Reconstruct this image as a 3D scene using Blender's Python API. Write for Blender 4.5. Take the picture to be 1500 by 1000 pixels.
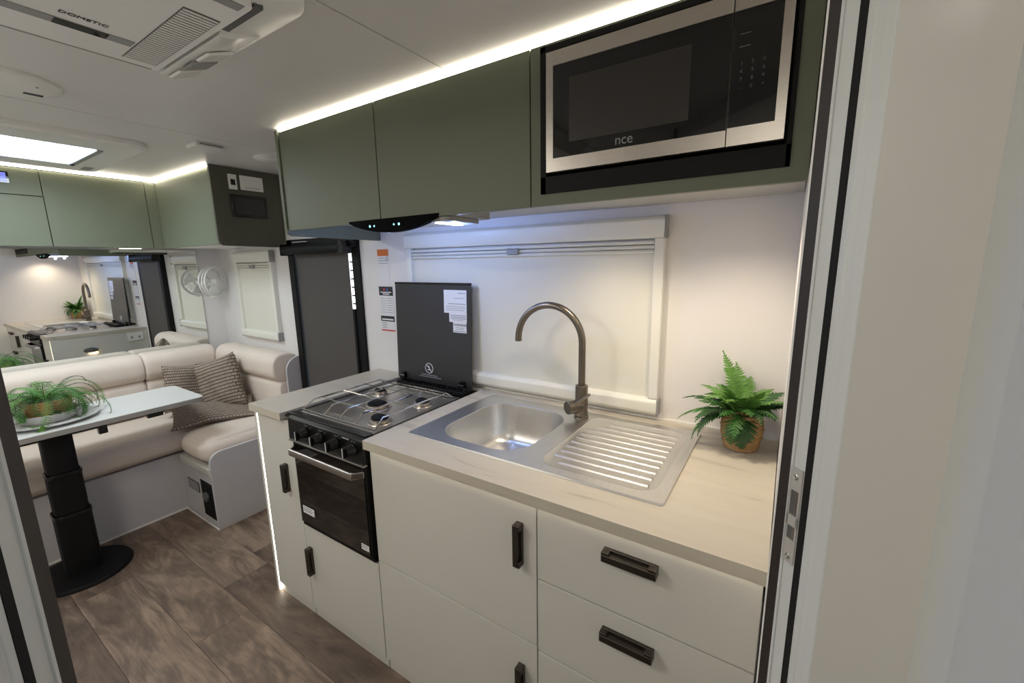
import bpy, bmesh, math, random
from mathutils import Vector, Matrix, noise
random.seed(7)
PI = math.pi
sc = bpy.context.scene
for o in list(bpy.data.objects):
    bpy.data.objects.remove(o)
COL = sc.collection

# ------------------------------------------------------------------ camera
FPX = 622.36
YAW, PITCH, ROLL = 0.5794, 0.1843, 0.0171
CAM = Vector((0.0, -0.83, 1.448))
ca, sa, cb, sb = math.cos(YAW), math.sin(YAW), math.cos(PITCH), math.sin(PITCH)
fwd = Vector((-sa * cb, ca * cb, -sb)); right = Vector((ca, sa, 0)); down = fwd.cross(right)
r2 = right * math.cos(ROLL) + down * math.sin(ROLL)
d2 = -right * math.sin(ROLL) + down * math.cos(ROLL)
cd = bpy.data.cameras.new('camera'); cam = bpy.data.objects.new('camera', cd); COL.objects.link(cam)
cd.sensor_width = 36.0; cd.lens = 36.0 * FPX / 1500.0; cd.clip_start = 0.01; cd.clip_end = 100
M = Matrix.Identity(4)
for i in range(3):
    M[i][0] = r2[i]; M[i][1] = -d2[i]; M[i][2] = -fwd[i]; M[i][3] = CAM[i]
cam.matrix_world = M
sc.camera = cam

# ------------------------------------------------------------------ world, exposure
w = bpy.data.worlds.new('world'); sc.world = w; w.use_nodes = True
w.node_tree.nodes['Background'].inputs[0].default_value = (0.75, 0.85, 1.0, 1)
w.node_tree.nodes['Background'].inputs[1].default_value = 1.0
sc.view_settings.view_transform = 'Standard'
sc.view_settings.look = 'None'
sc.view_settings.gamma = 1.0
sc.view_settings.use_curve_mapping = False
sc.view_settings.exposure = 0.0

# ------------------------------------------------------------------ ceiling heights and main planes (metres)
CEIL = 1.985     # ceiling
YB = 0.66        # wall behind the kitchen
XE = -3.55       # end wall behind the dinette
YF = -1.52       # opposite wall
BT = 0.89        # worktop height
UF = 0.183       # face of the overhead kitchen cabinets

def area(name, loc, sx, sy, power, color, rot=(0, 0, 0), spread=None):
    l = bpy.data.lights.new(name, 'AREA'); l.shape = 'RECTANGLE'; l.size = sx; l.size_y = sy
    l.energy = power; l.color = color
    if spread: l.spread = spread
    o = bpy.data.objects.new(name, l); COL.objects.link(o); o.location = loc; o.rotation_euler = rot
    return o
WARM = (1.0, 0.84, 0.64); NEUT = (1.0, 0.97, 0.90); COOL = (0.72, 0.82, 1.0); DAY = (0.86, 0.94, 1.0)
# roof hatch daylight, plus assumed lamps added out of view in shower room and aisle
area('hatch_daylight', (-2.83, -0.43, 1.955), 0.42, 0.55, 8.2, DAY)
area('shower_room_fill_light', (-0.10, -1.22, 1.968), 0.20, 0.20, 2.3, NEUT)
area('aisle_fill_light', (-1.6, -1.15, 1.968), 0.35, 0.25, 9.5, NEUT)

# ------------------------------------------------------------------ materials
def lin(c):
    return tuple(((v / 255.0) / 12.92 if v / 255.0 <= 0.04045 else ((v / 255.0 + 0.055) / 1.055) ** 2.4) for v in c) + (1.0,)
def nodes_of(m):
    return m.node_tree.nodes, m.node_tree.links
def mat(name, rgb, rough=0.5, metal=0.0, bump=0.0, bscale=60.0, var=0.0, vscale=4.0, coat=0.0, spec=0.5, stretch=None):
    m = bpy.data.materials.new(name); m.use_nodes = True
    n, l = nodes_of(m); p = n['Principled BSDF']
    c = lin(rgb)
    p.inputs['Base Color'].default_value = c
    p.inputs['Roughness'].default_value = rough; p.inputs['Metallic'].default_value = metal
    p.inputs['Coat Weight'].default_value = coat; p.inputs['Specular IOR Level'].default_value = spec
    tc = n.new('ShaderNodeTexCoord'); mp = n.new('ShaderNodeMapping'); l.new(tc.outputs['Object'], mp.inputs[0])
    if stretch: mp.inputs['Scale'].default_value = stretch
    if var > 0:
        t = n.new('ShaderNodeTexNoise'); t.inputs['Scale'].default_value = vscale; t.inputs['Detail'].default_value = 4
        l.new(mp.outputs[0], t.inputs['Vector'])
        r = n.new('ShaderNodeValToRGB')
        r.color_ramp.elements[0].position = 0.3; r.color_ramp.elements[1].position = 0.7
        r.color_ramp.elements[0].color = tuple(v * (1 - var) for v in c[:3]) + (1,)
        r.color_ramp.elements[1].color = tuple(min(1, v * (1 + var)) for v in c[:3]) + (1,)
        l.new(t.outputs['Fac'], r.inputs[0]); l.new(r.outputs[0], p.inputs['Base Color'])
    if bump > 0:
        t = n.new('ShaderNodeTexNoise'); t.inputs['Scale'].default_value = bscale; t.inputs['Detail'].default_value = 3
        l.new(mp.outputs[0], t.inputs['Vector'])
        b = n.new('ShaderNodeBump'); b.inputs['Strength'].default_value = bump; b.inputs['Distance'].default_value = 0.002
        l.new(t.outputs['Fac'], b.inputs['Height']); l.new(b.outputs[0], p.inputs['Normal'])
    return m
def emit(name, rgb, strength):
    m = bpy.data.materials.new(name); m.use_nodes = True
    n, l = nodes_of(m); p = n['Principled BSDF']
    p.inputs['Base Color'].default_value = lin((200, 200, 200))
    p.inputs['Emission Color'].default_value = lin(rgb); p.inputs['Emission Strength'].default_value = strength
    return m
def wood_floor():
    m = bpy.data.materials.new('vinyl_plank'); m.use_nodes = True
    n, l = nodes_of(m); p = n['Principled BSDF']; p.inputs['Roughness'].default_value = 0.5
    tc = n.new('ShaderNodeTexCoord'); oi = n.new('ShaderNodeObjectInfo')
    ad = n.new('ShaderNodeVectorMath'); ad.operation = 'ADD'
    sc3 = n.new('ShaderNodeVectorMath'); sc3.operation = 'SCALE'; sc3.inputs['Scale'].default_value = 37.0
    cx = n.new('ShaderNodeCombineXYZ'); l.new(oi.outputs['Random'], cx.inputs[0]); l.new(oi.outputs['Random'], cx.inputs[1])
    l.new(cx.outputs[0], sc3.inputs[0]); l.new(tc.outputs['Object'], ad.inputs[0]); l.new(sc3.outputs[0], ad.inputs[1])
    mp = n.new('ShaderNodeMapping'); mp.inputs['Scale'].default_value = (1.0, 3.6, 3.6); l.new(ad.outputs[0], mp.inputs[0])
    t1 = n.new('ShaderNodeTexNoise'); t1.inputs['Scale'].default_value = 2.6; t1.inputs['Detail'].default_value = 5; t1.inputs['Distortion'].default_value = 2.2
    l.new(mp.outputs[0], t1.inputs['Vector'])
    mp2 = n.new('ShaderNodeMapping'); mp2.inputs['Scale'].default_value = (4.0, 45.0, 45.0); l.new(ad.outputs[0], mp2.inputs[0])
    t2 = n.new('ShaderNodeTexNoise'); t2.inputs['Scale'].default_value = 3.0; t2.inputs['Detail'].default_value = 4; t2.inputs['Distortion'].default_value = 0.6
    l.new(mp2.outputs[0], t2.inputs['Vector'])
    mx = n.new('ShaderNodeMath'); mx.operation = 'MULTIPLY_ADD'; mx.inputs[1].default_value = 0.30
    l.new(t2.outputs['Fac'], mx.inputs[0]); l.new(t1.outputs['Fac'], mx.inputs[2])
    m2 = n.new('ShaderNodeMath'); m2.operation = 'MULTIPLY_ADD'; m2.inputs[1].default_value = 0.22
    l.new(oi.outputs['Random'], m2.inputs[0]); l.new(mx.outputs[0], m2.inputs[2])
    r = n.new('ShaderNodeValToRGB'); e = r.color_ramp.elements
    e[0].position = 0.45; e[0].color = lin((74, 61, 52)); e[1].position = 1.05; e[1].color = lin((150, 130, 112))
    k = r.color_ramp.elements.new(0.76); k.color = lin((110, 93, 80))
    l.new(m2.outputs[0], r.inputs[0]); l.new(r.outputs[0], p.inputs['Base Color'])
    b = n.new('ShaderNodeBump'); b.inputs['Strength'].default_value = 0.25; b.inputs['Distance'].default_value = 0.0015
    l.new(mx.outputs[0], b.inputs['Height']); l.new(b.outputs[0], p.inputs['Normal'])
    return m
def worktop_mat():
    m = bpy.data.materials.new('pale_wood_laminate'); m.use_nodes = True
    n, l = nodes_of(m); p = n['Principled BSDF']; p.inputs['Roughness'].default_value = 0.42
    tc = n.new('ShaderNodeTexCoord'); mp = n.new('ShaderNodeMapping'); mp.inputs['Scale'].default_value = (1.5, 9.0, 9.0)
    mp.inputs['Rotation'].default_value = (0, 0, 0.03)
    l.new(tc.outputs['Object'], mp.inputs[0])
    t = n.new('ShaderNodeTexNoise'); t.inputs['Scale'].default_value = 2.2; t.inputs['Detail'].default_value = 7; t.inputs['Distortion'].default_value = 0.8
    l.new(mp.outputs[0], t.inputs['Vector'])
    r = n.new('ShaderNodeValToRGB'); e = r.color_ramp.elements
    e[0].position = 0.28; e[0].color = lin((172, 163, 150)); e[1].position = 0.75; e[1].color = lin((203, 196, 180))
    k = e.new(0.38); k.color = lin((195, 187, 171))
    l.new(t.outputs['Fac'], r.inputs[0]); l.new(r.outputs[0], p.inputs['Base Color'])
    return m
def cushion_pattern():
    m = bpy.data.materials.new('woven_brown_pattern'); m.use_nodes = True
    n, l = nodes_of(m); p = n['Principled BSDF']; p.inputs['Roughness'].default_value = 0.9
    tc = n.new('ShaderNodeTexCoord'); mp = n.new('ShaderNodeMapping'); mp.inputs['Scale'].default_value = (3, 1, 1)
    l.new(tc.outputs['UV'], mp.inputs[0])
    bk = n.new('ShaderNodeTexBrick'); bk.inputs['Scale'].default_value = 1.0
    bk.inputs['Brick Width'].default_value = 0.125; bk.inputs['Row Height'].default_value = 0.062
    bk.inputs['Mortar Size'].default_value = 0.014; bk.inputs['Mortar Smooth'].default_value = 0.3
    bk.inputs['Color1'].default_value = lin((178, 164, 148)); bk.inputs['Color2'].default_value = lin((160, 146, 130))
    bk.inputs['Mortar'].default_value = lin((100, 88, 79))
    l.new(mp.outputs[0], bk.inputs['Vector']); l.new(bk.outputs['Color'], p.inputs['Base Color'])
    b = n.new('ShaderNodeBump'); b.invert = True; b.inputs['Strength'].default_value = 0.5; b.inputs['Distance'].default_value = 0.003
    l.new(bk.outputs['Fac'], b.inputs['Height']); l.new(b.outputs[0], p.inputs['Normal'])
    return m
def brushed(name, rgb, rough, stretch):
    m = mat(name, rgb, rough, 1.0, 0.08, 40.0, 0.04, 20.0, stretch=stretch)
    return m
MT = dict(
    wall=mat('white_wall_panel', (232, 229, 226), 0.45, var=0.01),
    ceil=mat('white_ceiling_panel', (226, 224, 220), 0.35, var=0.01),
    floor=wood_floor(), subfloor=mat('dark_joint', (52, 44, 38), 0.8),
    cab=mat('pale_grey_cabinet', (212, 210, 202), 0.4), cabin=mat('cabinet_core', (190, 188, 182), 0.6),
    green=mat('olive_green_laminate', (106, 112, 94), 0.55), greenend=mat('dark_olive_laminate', (84, 84, 70), 0.45),
    top=worktop_mat(), bronze=mat('gunmetal_bronze', (82, 76, 70), 0.38, 0.9), bronze2=mat('brushed_gunmetal', (128, 120, 110), 0.3, 1.0),
    black=mat('black_enamel', (14, 14, 15), 0.25), blackmat=mat('matt_black', (13, 13, 14), 0.6, spec=0.25), rubber=mat('black_rubber', (8, 8, 8), 0.8),
    glassblk=mat('black_glass', (10, 10, 11), 0.04, spec=0.6), lid=mat('dark_glass_lid', (58, 57, 57), 0.32, spec=0.4),
    ovenglass=mat('smoked_oven_glass', (16, 13, 11), 0.03, spec=0.9),
    steel=brushed('brushed_steel', (198, 192, 184), 0.32, (1, 12, 12)), sink=brushed('satin_sink_steel', (214, 213, 211), 0.34, (10, 1, 10)),
    chrome=mat('chrome', (225, 225, 225), 0.08, 1.0), mirror=mat('silvered_mirror', (236, 238, 236), 0.0, 1.0),
    white=mat('white_plastic', (236, 235, 230), 0.35), cream=mat('cream_plastic', (233, 232, 222), 0.4), greyp=mat('grey_plastic', (152, 152, 150), 0.45),
    midgrey=mat('mid_grey_plastic', (96, 96, 95), 0.5),
    blind=mat('cream_blind_fabric', (228, 226, 214), 0.8, bump=0.1, bscale=300), dblind=mat('charcoal_blind_fabric', (84, 80, 77), 0.8, bump=0.1, bscale=300),
    paper=mat('white_paper_label', (232, 232, 232), 0.6), ink=mat('dark_ink', (50, 50, 52), 0.7), orange=mat('orange_ink', (214, 110, 40), 0.6),
    red=mat('red_ink', (200, 60, 54), 0.6), blue=mat('blue_ink', (70, 90, 170), 0.6), greyink=mat('grey_ink', (150, 150, 155), 0.7),
    leather=mat('cream_upholstery', (232, 219, 206), 0.62, bump=0.25, bscale=90, var=0.02, vscale=6),
    pattern=cushion_pattern(), base=mat('grey_white_panel', (198, 195, 196), 0.5),
    frame=mat('white_aluminium', (214, 217, 216), 0.35), brown=mat('dark_brown_trim', (46, 38, 36), 0.5),
    panel=mat('white_gloss_panel', (214, 211, 205), 0.22), panel_day=mat('daylight_tinted_panel', (206, 210, 214), 0.15),  # the second panel's cool tint puts daylight into its colour
    leaf=mat('fern_leaf', (62, 110, 46), 0.5, var=0.35, vscale=25), leafd=mat('dark_fern_leaf', (44, 84, 38), 0.5, var=0.3, vscale=25),
    leafl=mat('bright_fern_leaf', (92, 138, 58), 0.5, var=0.25, vscale=25), tleaf=mat('table_fern_leaf', (84, 140, 60), 0.5, var=0.3, vscale=20),
    wicker=mat('woven_wicker', (172, 136, 92), 0.75, var=0.2, vscale=60, bump=0.4, bscale=200), terracotta=mat('tan_pot', (178, 128, 78), 0.7, var=0.15, vscale=30),
    stoneware=mat('grey_stoneware', (206, 206, 204), 0.4), soil=mat('soil', (40, 32, 26), 0.95),
    tabletop=mat('pale_grey_table', (214, 216, 214), 0.35), tedge=mat('grey_table_edge', (160, 158, 154), 0.5),
    greysteel=mat('satin_plate', (205, 203, 199), 0.4, 0.35),
    acwhite=mat('air_conditioner_white', (240, 240, 236), 0.3),
    hoodblk=mat('black_hood_front', (7, 7, 8), 0.6, spec=0.03),
    lens=mat('clear_plastic', (240, 240, 236), 0.2),
    led=emit('warm_led', (255, 243, 222), 13.0), ledcool=emit('cool_led', (225, 236, 255), 12.0), ledpanel=emit('warm_led_panel', (255, 236, 205), 6.0),
    day=emit('daylight_pane', (222, 240, 255), 4.0), dayleak=emit('daylight_leak', (235, 245, 255), 3.0), cyan=emit('cyan_indicator', (120, 230, 235), 3.0),
    bluedisp=emit('blue_display', (40, 60, 230), 2.5), lampwarm=emit('warm_lamp', (255, 215, 160), 8.0),
    screen=mat('dark_screen', (40, 39, 40), 0.15),
)

# ------------------------------------------------------------------ mesh helpers
class MB:
    def __init__(self): self.v = []; self.f = []; self.uv = None
    def add(self, vs, fs):
        b = len(self.v); self.v += [tuple(p) for p in vs]; self.f += [tuple(b + i for i in q) for q in fs]; return self
    def box(self, x0, x1, y0, y1, z0, z1, xf=None):
        vs = [Vector((x, y, z)) for z in (z0, z1) for y in (y0, y1) for x in (x0, x1)]
        if xf: vs = [xf @ p for p in vs]
        return self.add(vs, [(0, 2, 3, 1), (4, 5, 7, 6), (0, 1, 5, 4), (2, 6, 7, 3), (0, 4, 6, 2), (1, 3, 7, 5)])
    def prism(self, poly, axis, a, b, xf=None):
        # poly: list of 2D points in the two other axes (cyclic order), extruded from a to b along axis
        def P(p, t):
            q = [0, 0, 0]; o = [i for i in range(3) if i != axis]
            q[o[0]] = p[0]; q[o[1]] = p[1]; q[axis] = t
            q = Vector(q); return xf @ q if xf else q
        n = len(poly)
        vs = [P(p, a) for p in poly] + [P(p, b) for p in poly]
        fs = [tuple(range(n))[::-1], tuple(range(n, 2 * n))] + [(i, (i + 1) % n, n + (i + 1) % n, n + i) for i in range(n)]
        return self.add(vs, fs)
    def tube(self, pts, r, n=8, closed=False):
        pts = [Vector(p) for p in pts]; m = len(pts)
        rs = r if isinstance(r, (list, tuple)) else [r] * m
        up = None; vs = []
        for i, p in enumerate(pts):
            if closed: t = pts[(i + 1) % m] - pts[i - 1]
            else: t = pts[min(i + 1, m - 1)] - pts[max(i - 1, 0)]
            t.normalize()
            if up is None:
                up = Vector((0, 0, 1)) if abs(t.z) < 0.9 else Vector((1, 0, 0))
            up = (up - t * up.dot(t))
            if up.length < 1e-4: up = Vector((1, 0.1, 0)) - t * t.dot(Vector((1, 0.1, 0)))
            up.normalize(); s = t.cross(up)
            for k in range(n):
                a = 2 * PI * k / n
                vs.append(p + (up * math.cos(a) + s * math.sin(a)) * rs[i])
        fs = []
        for i in range(m if closed else m - 1):
            for k in range(n):
                a = i * n + k; b = i * n + (k + 1) % n; c = ((i + 1) % m) * n + (k + 1) % n; d = ((i + 1) % m) * n + k
                fs.append((a, b, c, d))
        if not closed:
            fs.append(tuple(range(n))[::-1]); fs.append(tuple(range((m - 1) * n, m * n)))
        return self.add(vs, fs)
    def lathe(self, prof, c=(0, 0, 0), n=32, xf=None, fn=None, close=True):
        # prof: list of (radius, z)
        vs = []
        for (r, z) in prof:
            for k in range(n):
                a = 2 * PI * k / n
                rr = r * (fn(a, z) if fn else 1.0)
                p = Vector((rr * math.cos(a), rr * math.sin(a), z))
                vs.append((xf @ p) if xf else p + Vector(c))
        fs = []
        for i in range(len(prof) - 1):
            for k in range(n):
                fs.append((i * n + k, i * n + (k + 1) % n, (i + 1) * n + (k + 1) % n, (i + 1) * n + k))
        if close:
            fs.append(tuple(range(n))[::-1]); fs.append(tuple(range((len(prof) - 1) * n, len(prof) * n)))
        return self.add(vs, fs)
    def grid(self, fn, nu, nv, closed=False):
        vs = [fn(i / nu, j / nv) for j in range(nv + 1) for i in range(nu + 1)]
        fs = [(j * (nu + 1) + i, j * (nu + 1) + i + 1, (j + 1) * (nu + 1) + i + 1, (j + 1) * (nu + 1) + i) for j in range(nv) for i in range(nu)]
        return self.add(vs, fs)
    def build(self, name, m, parent=None, bevel=0.0, seg=2, smooth=None, xf=None):
        me = bpy.data.meshes.new(name); me.from_pydata(self.v, [], self.f); me.update()
        b = bmesh.new(); b.from_mesh(me); bmesh.ops.recalc_face_normals(b, faces=b.faces); b.to_mesh(me); b.free()
        me.materials.append(MT[m] if isinstance(m, str) else m)
        o = bpy.data.objects.new(name, me); COL.objects.link(o)
        if xf: o.matrix_world = xf
        if bevel > 0:
            md = o.modifiers.new('bevel', 'BEVEL'); md.width = bevel; md.segments = seg; md.limit_method = 'ANGLE'; md.angle_limit = 0.6
        if smooth is None: smooth = bevel > 0
        if smooth:
            me.shade_smooth(); me.set_sharp_from_angle(angle=0.7)
        if parent: put(o, parent)
        return o
def put(o, parent):
    o.parent = parent
    pm = Matrix.Translation(parent.location) if parent.parent is None else parent.matrix_parent_inverse.inverted()
    base = parent
    # parents carry only a translation (or sit in world space), so their inverse is enough
    o.matrix_parent_inverse = world_of(parent).inverted()
def world_of(o):
    mw = Matrix.LocRotScale(o.location, o.rotation_euler, o.scale)
    if o.parent: return world_of(o.parent) @ o.matrix_parent_inverse @ mw
    return mw
def tag(o, label, cat, group=None):
    o['label'] = label; o['category'] = cat
    if group: o['group'] = group
    return o
def thing(name, loc, label, cat, group=None):
    o = bpy.data.objects.new(name, None); COL.objects.link(o); o.location = loc; o.empty_display_size = 0.05
    return tag(o, label, cat, group)
def struct(o, label=None):
    o['kind'] = 'structure'
    if label: o['label'] = label
    return o
def sempty(name, loc, label=None):
    o = bpy.data.objects.new(name, None); COL.objects.link(o); o.location = loc; o['kind'] = 'structure'
    if label: o['label'] = label
    return o
def B(x0, x1, y0, y1, z0, z1): return MB().box(x0, x1, y0, y1, z0, z1)
def rounded_rect(x0, x1, y0, y1, r, n=5):
    pts = []
    for cx, cy, a0 in ((x1 - r, y1 - r, 0), (x0 + r, y1 - r, PI / 2), (x0 + r, y0 + r, PI), (x1 - r, y0 + r, 3 * PI / 2)):
        for k in range(n + 1):
            a = a0 + PI / 2 * k / n; pts.append((cx + r * math.cos(a), cy + r * math.sin(a)))
    return pts
def cushion(x0, x1, y0, y1, z0, z1, r=0.04, puff=0.01, n=10):
    # soft box: points of a subdivided box pulled onto a rounded box, faces swelling by puff
    bm = bmesh.new(); bmesh.ops.create_cube(bm, size=2.0)
    bmesh.ops.subdivide_edges(bm, edges=bm.edges[:], cuts=n, use_grid_fill=True)
    h = Vector(((x1 - x0) / 2, (y1 - y0) / 2, (z1 - z0) / 2)); c = Vector(((x0 + x1) / 2, (y0 + y1) / 2, (z0 + z1) / 2))
    r = min(r, h.x * 0.98, h.y * 0.98, h.z * 0.98)
    mb = MB()
    for v in bm.verts:
        u = v.co.copy()
        # denser sampling near the edges
        u = Vector([math.sin(t * PI / 2) if abs(t) < 0.9999 else t for t in u])
        p = Vector((u.x * h.x, u.y * h.y, u.z * h.z))
        q = Vector([max(-(h[i] - r), min(h[i] - r, p[i])) for i in range(3)])
        d = p - q
        if d.length > 1e-6: p = q + d.normalized() * r
        s = [1 - abs(u[i]) ** 2.5 for i in range(3)]
        p.x += math.copysign(puff * s[1] * s[2], u.x) if abs(u.x) > 0.99 else 0
        p.y += math.copysign(puff * s[0] * s[2], u.y) if abs(u.y) > 0.99 else 0
        p.z += math.copysign(puff * s[0] * s[1], u.z) if abs(u.z) > 0.99 else 0
        v.co = p + c
    bm.verts.index_update()
    mb.add([v.co for v in bm.verts], [[v.index for v in f.verts] for f in bm.faces]); bm.free()
    return mb
FONT_TMP = []
def text(name, s, size, loc, right_v, up_v, m, parent, depth=0.0004, align='LEFT'):
    cu = bpy.data.curves.new(name, 'FONT'); cu.body = s; cu.size = size; cu.extrude = depth; cu.align_x = align
    t = bpy.data.objects.new(name + '_curve', cu); COL.objects.link(t)
    bpy.context.view_layer.update()
    me = bpy.data.meshes.new_from_object(t.evaluated_get(bpy.context.evaluated_depsgraph_get()))
    bpy.data.objects.remove(t); bpy.data.curves.remove(cu)
    me.materials.clear(); me.materials.append(MT[m])
    R = Vector(right_v).normalized(); U = Vector(up_v).normalized(); N = R.cross(U)
    X = Matrix.Identity(4)
    for i in range(3): X[i][0] = R[i]; X[i][1] = U[i]; X[i][2] = N[i]; X[i][3] = loc[i]
    me.transform(X); me.name = name
    o = bpy.data.objects.new(name, me); COL.objects.link(o)
    if parent: put(o, parent)
    return o

# ================================================================== SETTING
flo = struct(B(XE, 1.0, YF, YB, -0.03, -0.004).build('floor', 'subfloor'), 'grey-brown wood plank floor of the caravan')
PW = 0.197; y = -0.525 - 6 * PW; row = 0
offs = {}
while y < YB:
    base = {4: -2.51, 5: -2.51, 6: -2.515, 7: -1.83, 8: -2.06}.get(row, -2.2 + 0.37 * (row % 3))
    x = base - 1.22 * 3
    y0, y1 = max(y + 0.0007, YF), min(y + PW - 0.0007, YB)
    while x < 1.0 and y1 > y0:
        a, b = max(x + 0.0007, XE), min(x + 1.22 - 0.0007, 1.0)
        if b - a > 0.01:
            B(a, b, y0, y1, -0.004, 0.0).build('plank', 'floor', flo)
        x += 1.22
    y += PW; row += 1

cei = struct(B(XE, 1.0, YF, YB, CEIL + 0.006, CEIL + 0.03).build('ceiling', 'ceil'), 'white panelled caravan ceiling')
for a, b in ((XE, -2.113), (-2.108, -0.872), (-0.867, 1.0)):
    B(a, b, YF, YB, CEIL, CEIL + 0.006).build('ceiling_panel', 'ceil', cei)
wb = struct(B(XE, 1.0, YB, YB + 0.04, 0, CEIL).build('wall_back', 'wall'))
struct(B(XE - 0.04, XE, YF - 0.04, YB + 0.04, 0, CEIL).build('wall_end', 'wall'))
struct(B(XE, 1.0, YF - 0.04, YF, 0, CEIL).build('wall_opposite', 'wall'))
struct(B(0.012, 0.04, -0.315, YB, 0, CEIL).build('wall_right', 'wall'))
struct(B(1.0, 1.04, YF - 0.04, YB + 0.04, 0, CEIL).build('wall_rear', 'wall'))

# doorway of the shower room, set across the corner at 45 degrees
OR = Vector((0.005, -0.33, 0)); DC = Vector((-0.70711, -0.70711, 0)); DN = Vector((0.70711, -0.70711, 0)); DW = 0.6397
def jx(org, side):
    X = Matrix.Identity(4)
    for i in range(3):
        X[i][0] = DN[i]; X[i][1] = DC[i] * side; X[i][2] = (0, 0, 1)[i]; X[i][3] = org[i]
    return X
door = sempty('door_1', (OR + DC * DW / 2), 'white aluminium doorway frame with dark brown edge trim')
for side, org in ((1, OR), (-1, OR + DC * DW)):
    X = jx(org, side)      # x: towards the camera room, y: into the opening
    if side == 1: MB().box(0.0012, 0.0035, -0.03, 0.0, 0, CEIL, X).build('edge_bead', 'white', door)
    MB().box(0.0035, 0.0155, -0.03, 0.0, 0, CEIL, X).build('edge_trim', 'brown', door)
    MB().box(0.0155, 0.0315, -0.03, -0.001, 0, CEIL, X).build('jamb', 'frame', door)
    MB().box(0.0158, 0.0185, -0.03, 0.0006, 0, CEIL, X).build('jamb_lip', 'frame', door)
    MB().box(0.0315, 0.0385, -0.034, -0.0006, 0, CEIL, X).build('door_seal', 'rubber', door)
    MB().prism([(0.0385, -0.03), (0.0385, -0.001), (0.0455, 0.0), (0.0465, -0.001), (0.0535, -0.001), (0.0545, 0.001), (0.0625, 0.001), (0.0645, -0.001), (0.0645, -0.03)], 2, 0, CEIL, X).build('ribbed_jamb', 'frame', door, bevel=0.0006)
# header above the opening
Xh = jx(OR, 1)
MB().box(0.0, 0.0645, 0.0, DW, 1.93, CEIL, Xh).build('door_header', 'frame', door)
# strike plate
sp = MB().box(0.0168, 0.0305, -0.001, 0.0006, 1.137, 1.163, Xh).box(0.0168, 0.0305, -0.001, 0.0006, 1.178, 1.190, Xh).box(0.0168, 0.0305, -0.001, 0.0006, 1.217, 1.241, Xh) \
    .box(0.0168, 0.0195, -0.001, 0.0006, 1.163, 1.217, Xh).box(0.0283, 0.0305, -0.001, 0.0006, 1.163, 1.217, Xh).build('strike_plate', 'greysteel', door)
for z0, z1 in ((1.163, 1.178), (1.190, 1.217)):
    MB().box(0.0196, 0.0283, -0.0009, -0.0004, z0, z1, Xh).build('latch_pocket', 'midgrey', sp)
    MB().box(0.0255, 0.0275, -0.0004, 0.0004, z0 + 0.002, z1 - 0.002, Xh).build('latch_tongue', 'chrome', sp)
for z0 in (1.144, 1.232):
    Xs = Xh @ Matrix.Translation((0.0237, 0.0006, z0)) @ Matrix.Rotation(-PI / 2, 4, 'X')
    MB().lathe([(0.0034, 0.0), (0.0032, 0.0008), (0.002, 0.0013), (0.0006, 0.0008)], n=16, xf=Xs).build('screw', 'chrome', sp)
# shower room walls either side of the doorway
P1 = OR + DN * 0.0645
struct(B(P1.x - 0.0005, 0.118, P1.y, -0.33, 0, CEIL).build('wall_shower_front', 'panel'))
struct(B(0.118, 0.15, YF, -0.33, 0, CEIL).build('wall_shower_side', 'panel'))
sh = struct(B(0.1155, 0.118, YF, P1.y - 0.082, 0, CEIL).build('trim_1', 'panel_day'))
struct(B(0.1172, 0.118, P1.y - 0.082, P1.y, 0, CEIL).build('trim_2', 'frame'))
P2 = OR + DC * DW + DN * 0.0645
struct(B(P2.x - 0.05, P2.x, YF, P2.y + 0.0005, 0, CEIL).build('wall_shower_left', 'panel'))

# ================================================================== KITCHEN BASE UNITS
XL = -1.845
def bar_handle(x, z, vertical, parent, L=0.118, y=0.0):
    h = L / 2
    if vertical:
        o = MB().box(x - 0.010, x + 0.010, y - 0.010, y, z - h, z + h).box(x - 0.010, x + 0.004, y - 0.024, y - 0.010, z - h, z + h) \
            .box(x + 0.004, x + 0.010, y - 0.024, y - 0.010, z + h - 0.016, z + h).box(x + 0.004, x + 0.010, y - 0.024, y - 0.010, z - h, z - h + 0.016)
    else:
        o = MB().box(x - h, x + h, y - 0.008, y, z - 0.012, z + 0.012).box(x - h, x + h, y - 0.024, y - 0.008, z - 0.012, z + 0.005) \
            .box(x - h, x - h + 0.017, y - 0.024, y - 0.008, z + 0.005, z + 0.012).box(x + h - 0.017, x + h, y - 0.024, y - 0.008, z + 0.005, z + 0.012)
    return o.build('handle', 'bronze', parent, bevel=0.0012)
def carcass(name, x0, x1, z1, label, front=0.018):
    t = thing(name, ((x0 + x1) / 2, 0.3, 0), label, 'cabinet')
    return t
g = 0.0019
CT = 0.86   # underside of worktop
# narrow end cabinet
t = carcass('end_cabinet', XL, -1.56, CT, 'tall narrow pale grey base cabinet with glowing light strip at open end')
B(-1.815, -1.565, 0.02, YB - 0.003, 0.05, CT).build('body', 'cabin', t)
B(-1.815, -1.565, 0.012, YB - 0.003, 0, 0.048).build('plinth', 'cab', t)
B(XL, -1.829, 0.0, YB - 0.003, 0, CT).build('end_panel', 'cab', t, bevel=0.001)
d = B(-1.818, -1.555 - g, 0.0, 0.018, 0.05, CT - 0.004).build('door', 'cab', t, bevel=0.001); bar_handle(-1.634, 0.612, True, d)
tag(B(-1.828, -1.821, 0.004, 0.012, 0.005, CT - 0.002).build('led_strip', 'led'), 'vertical glowing light strip beside the narrow end cabinet door', 'light strip')
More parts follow.
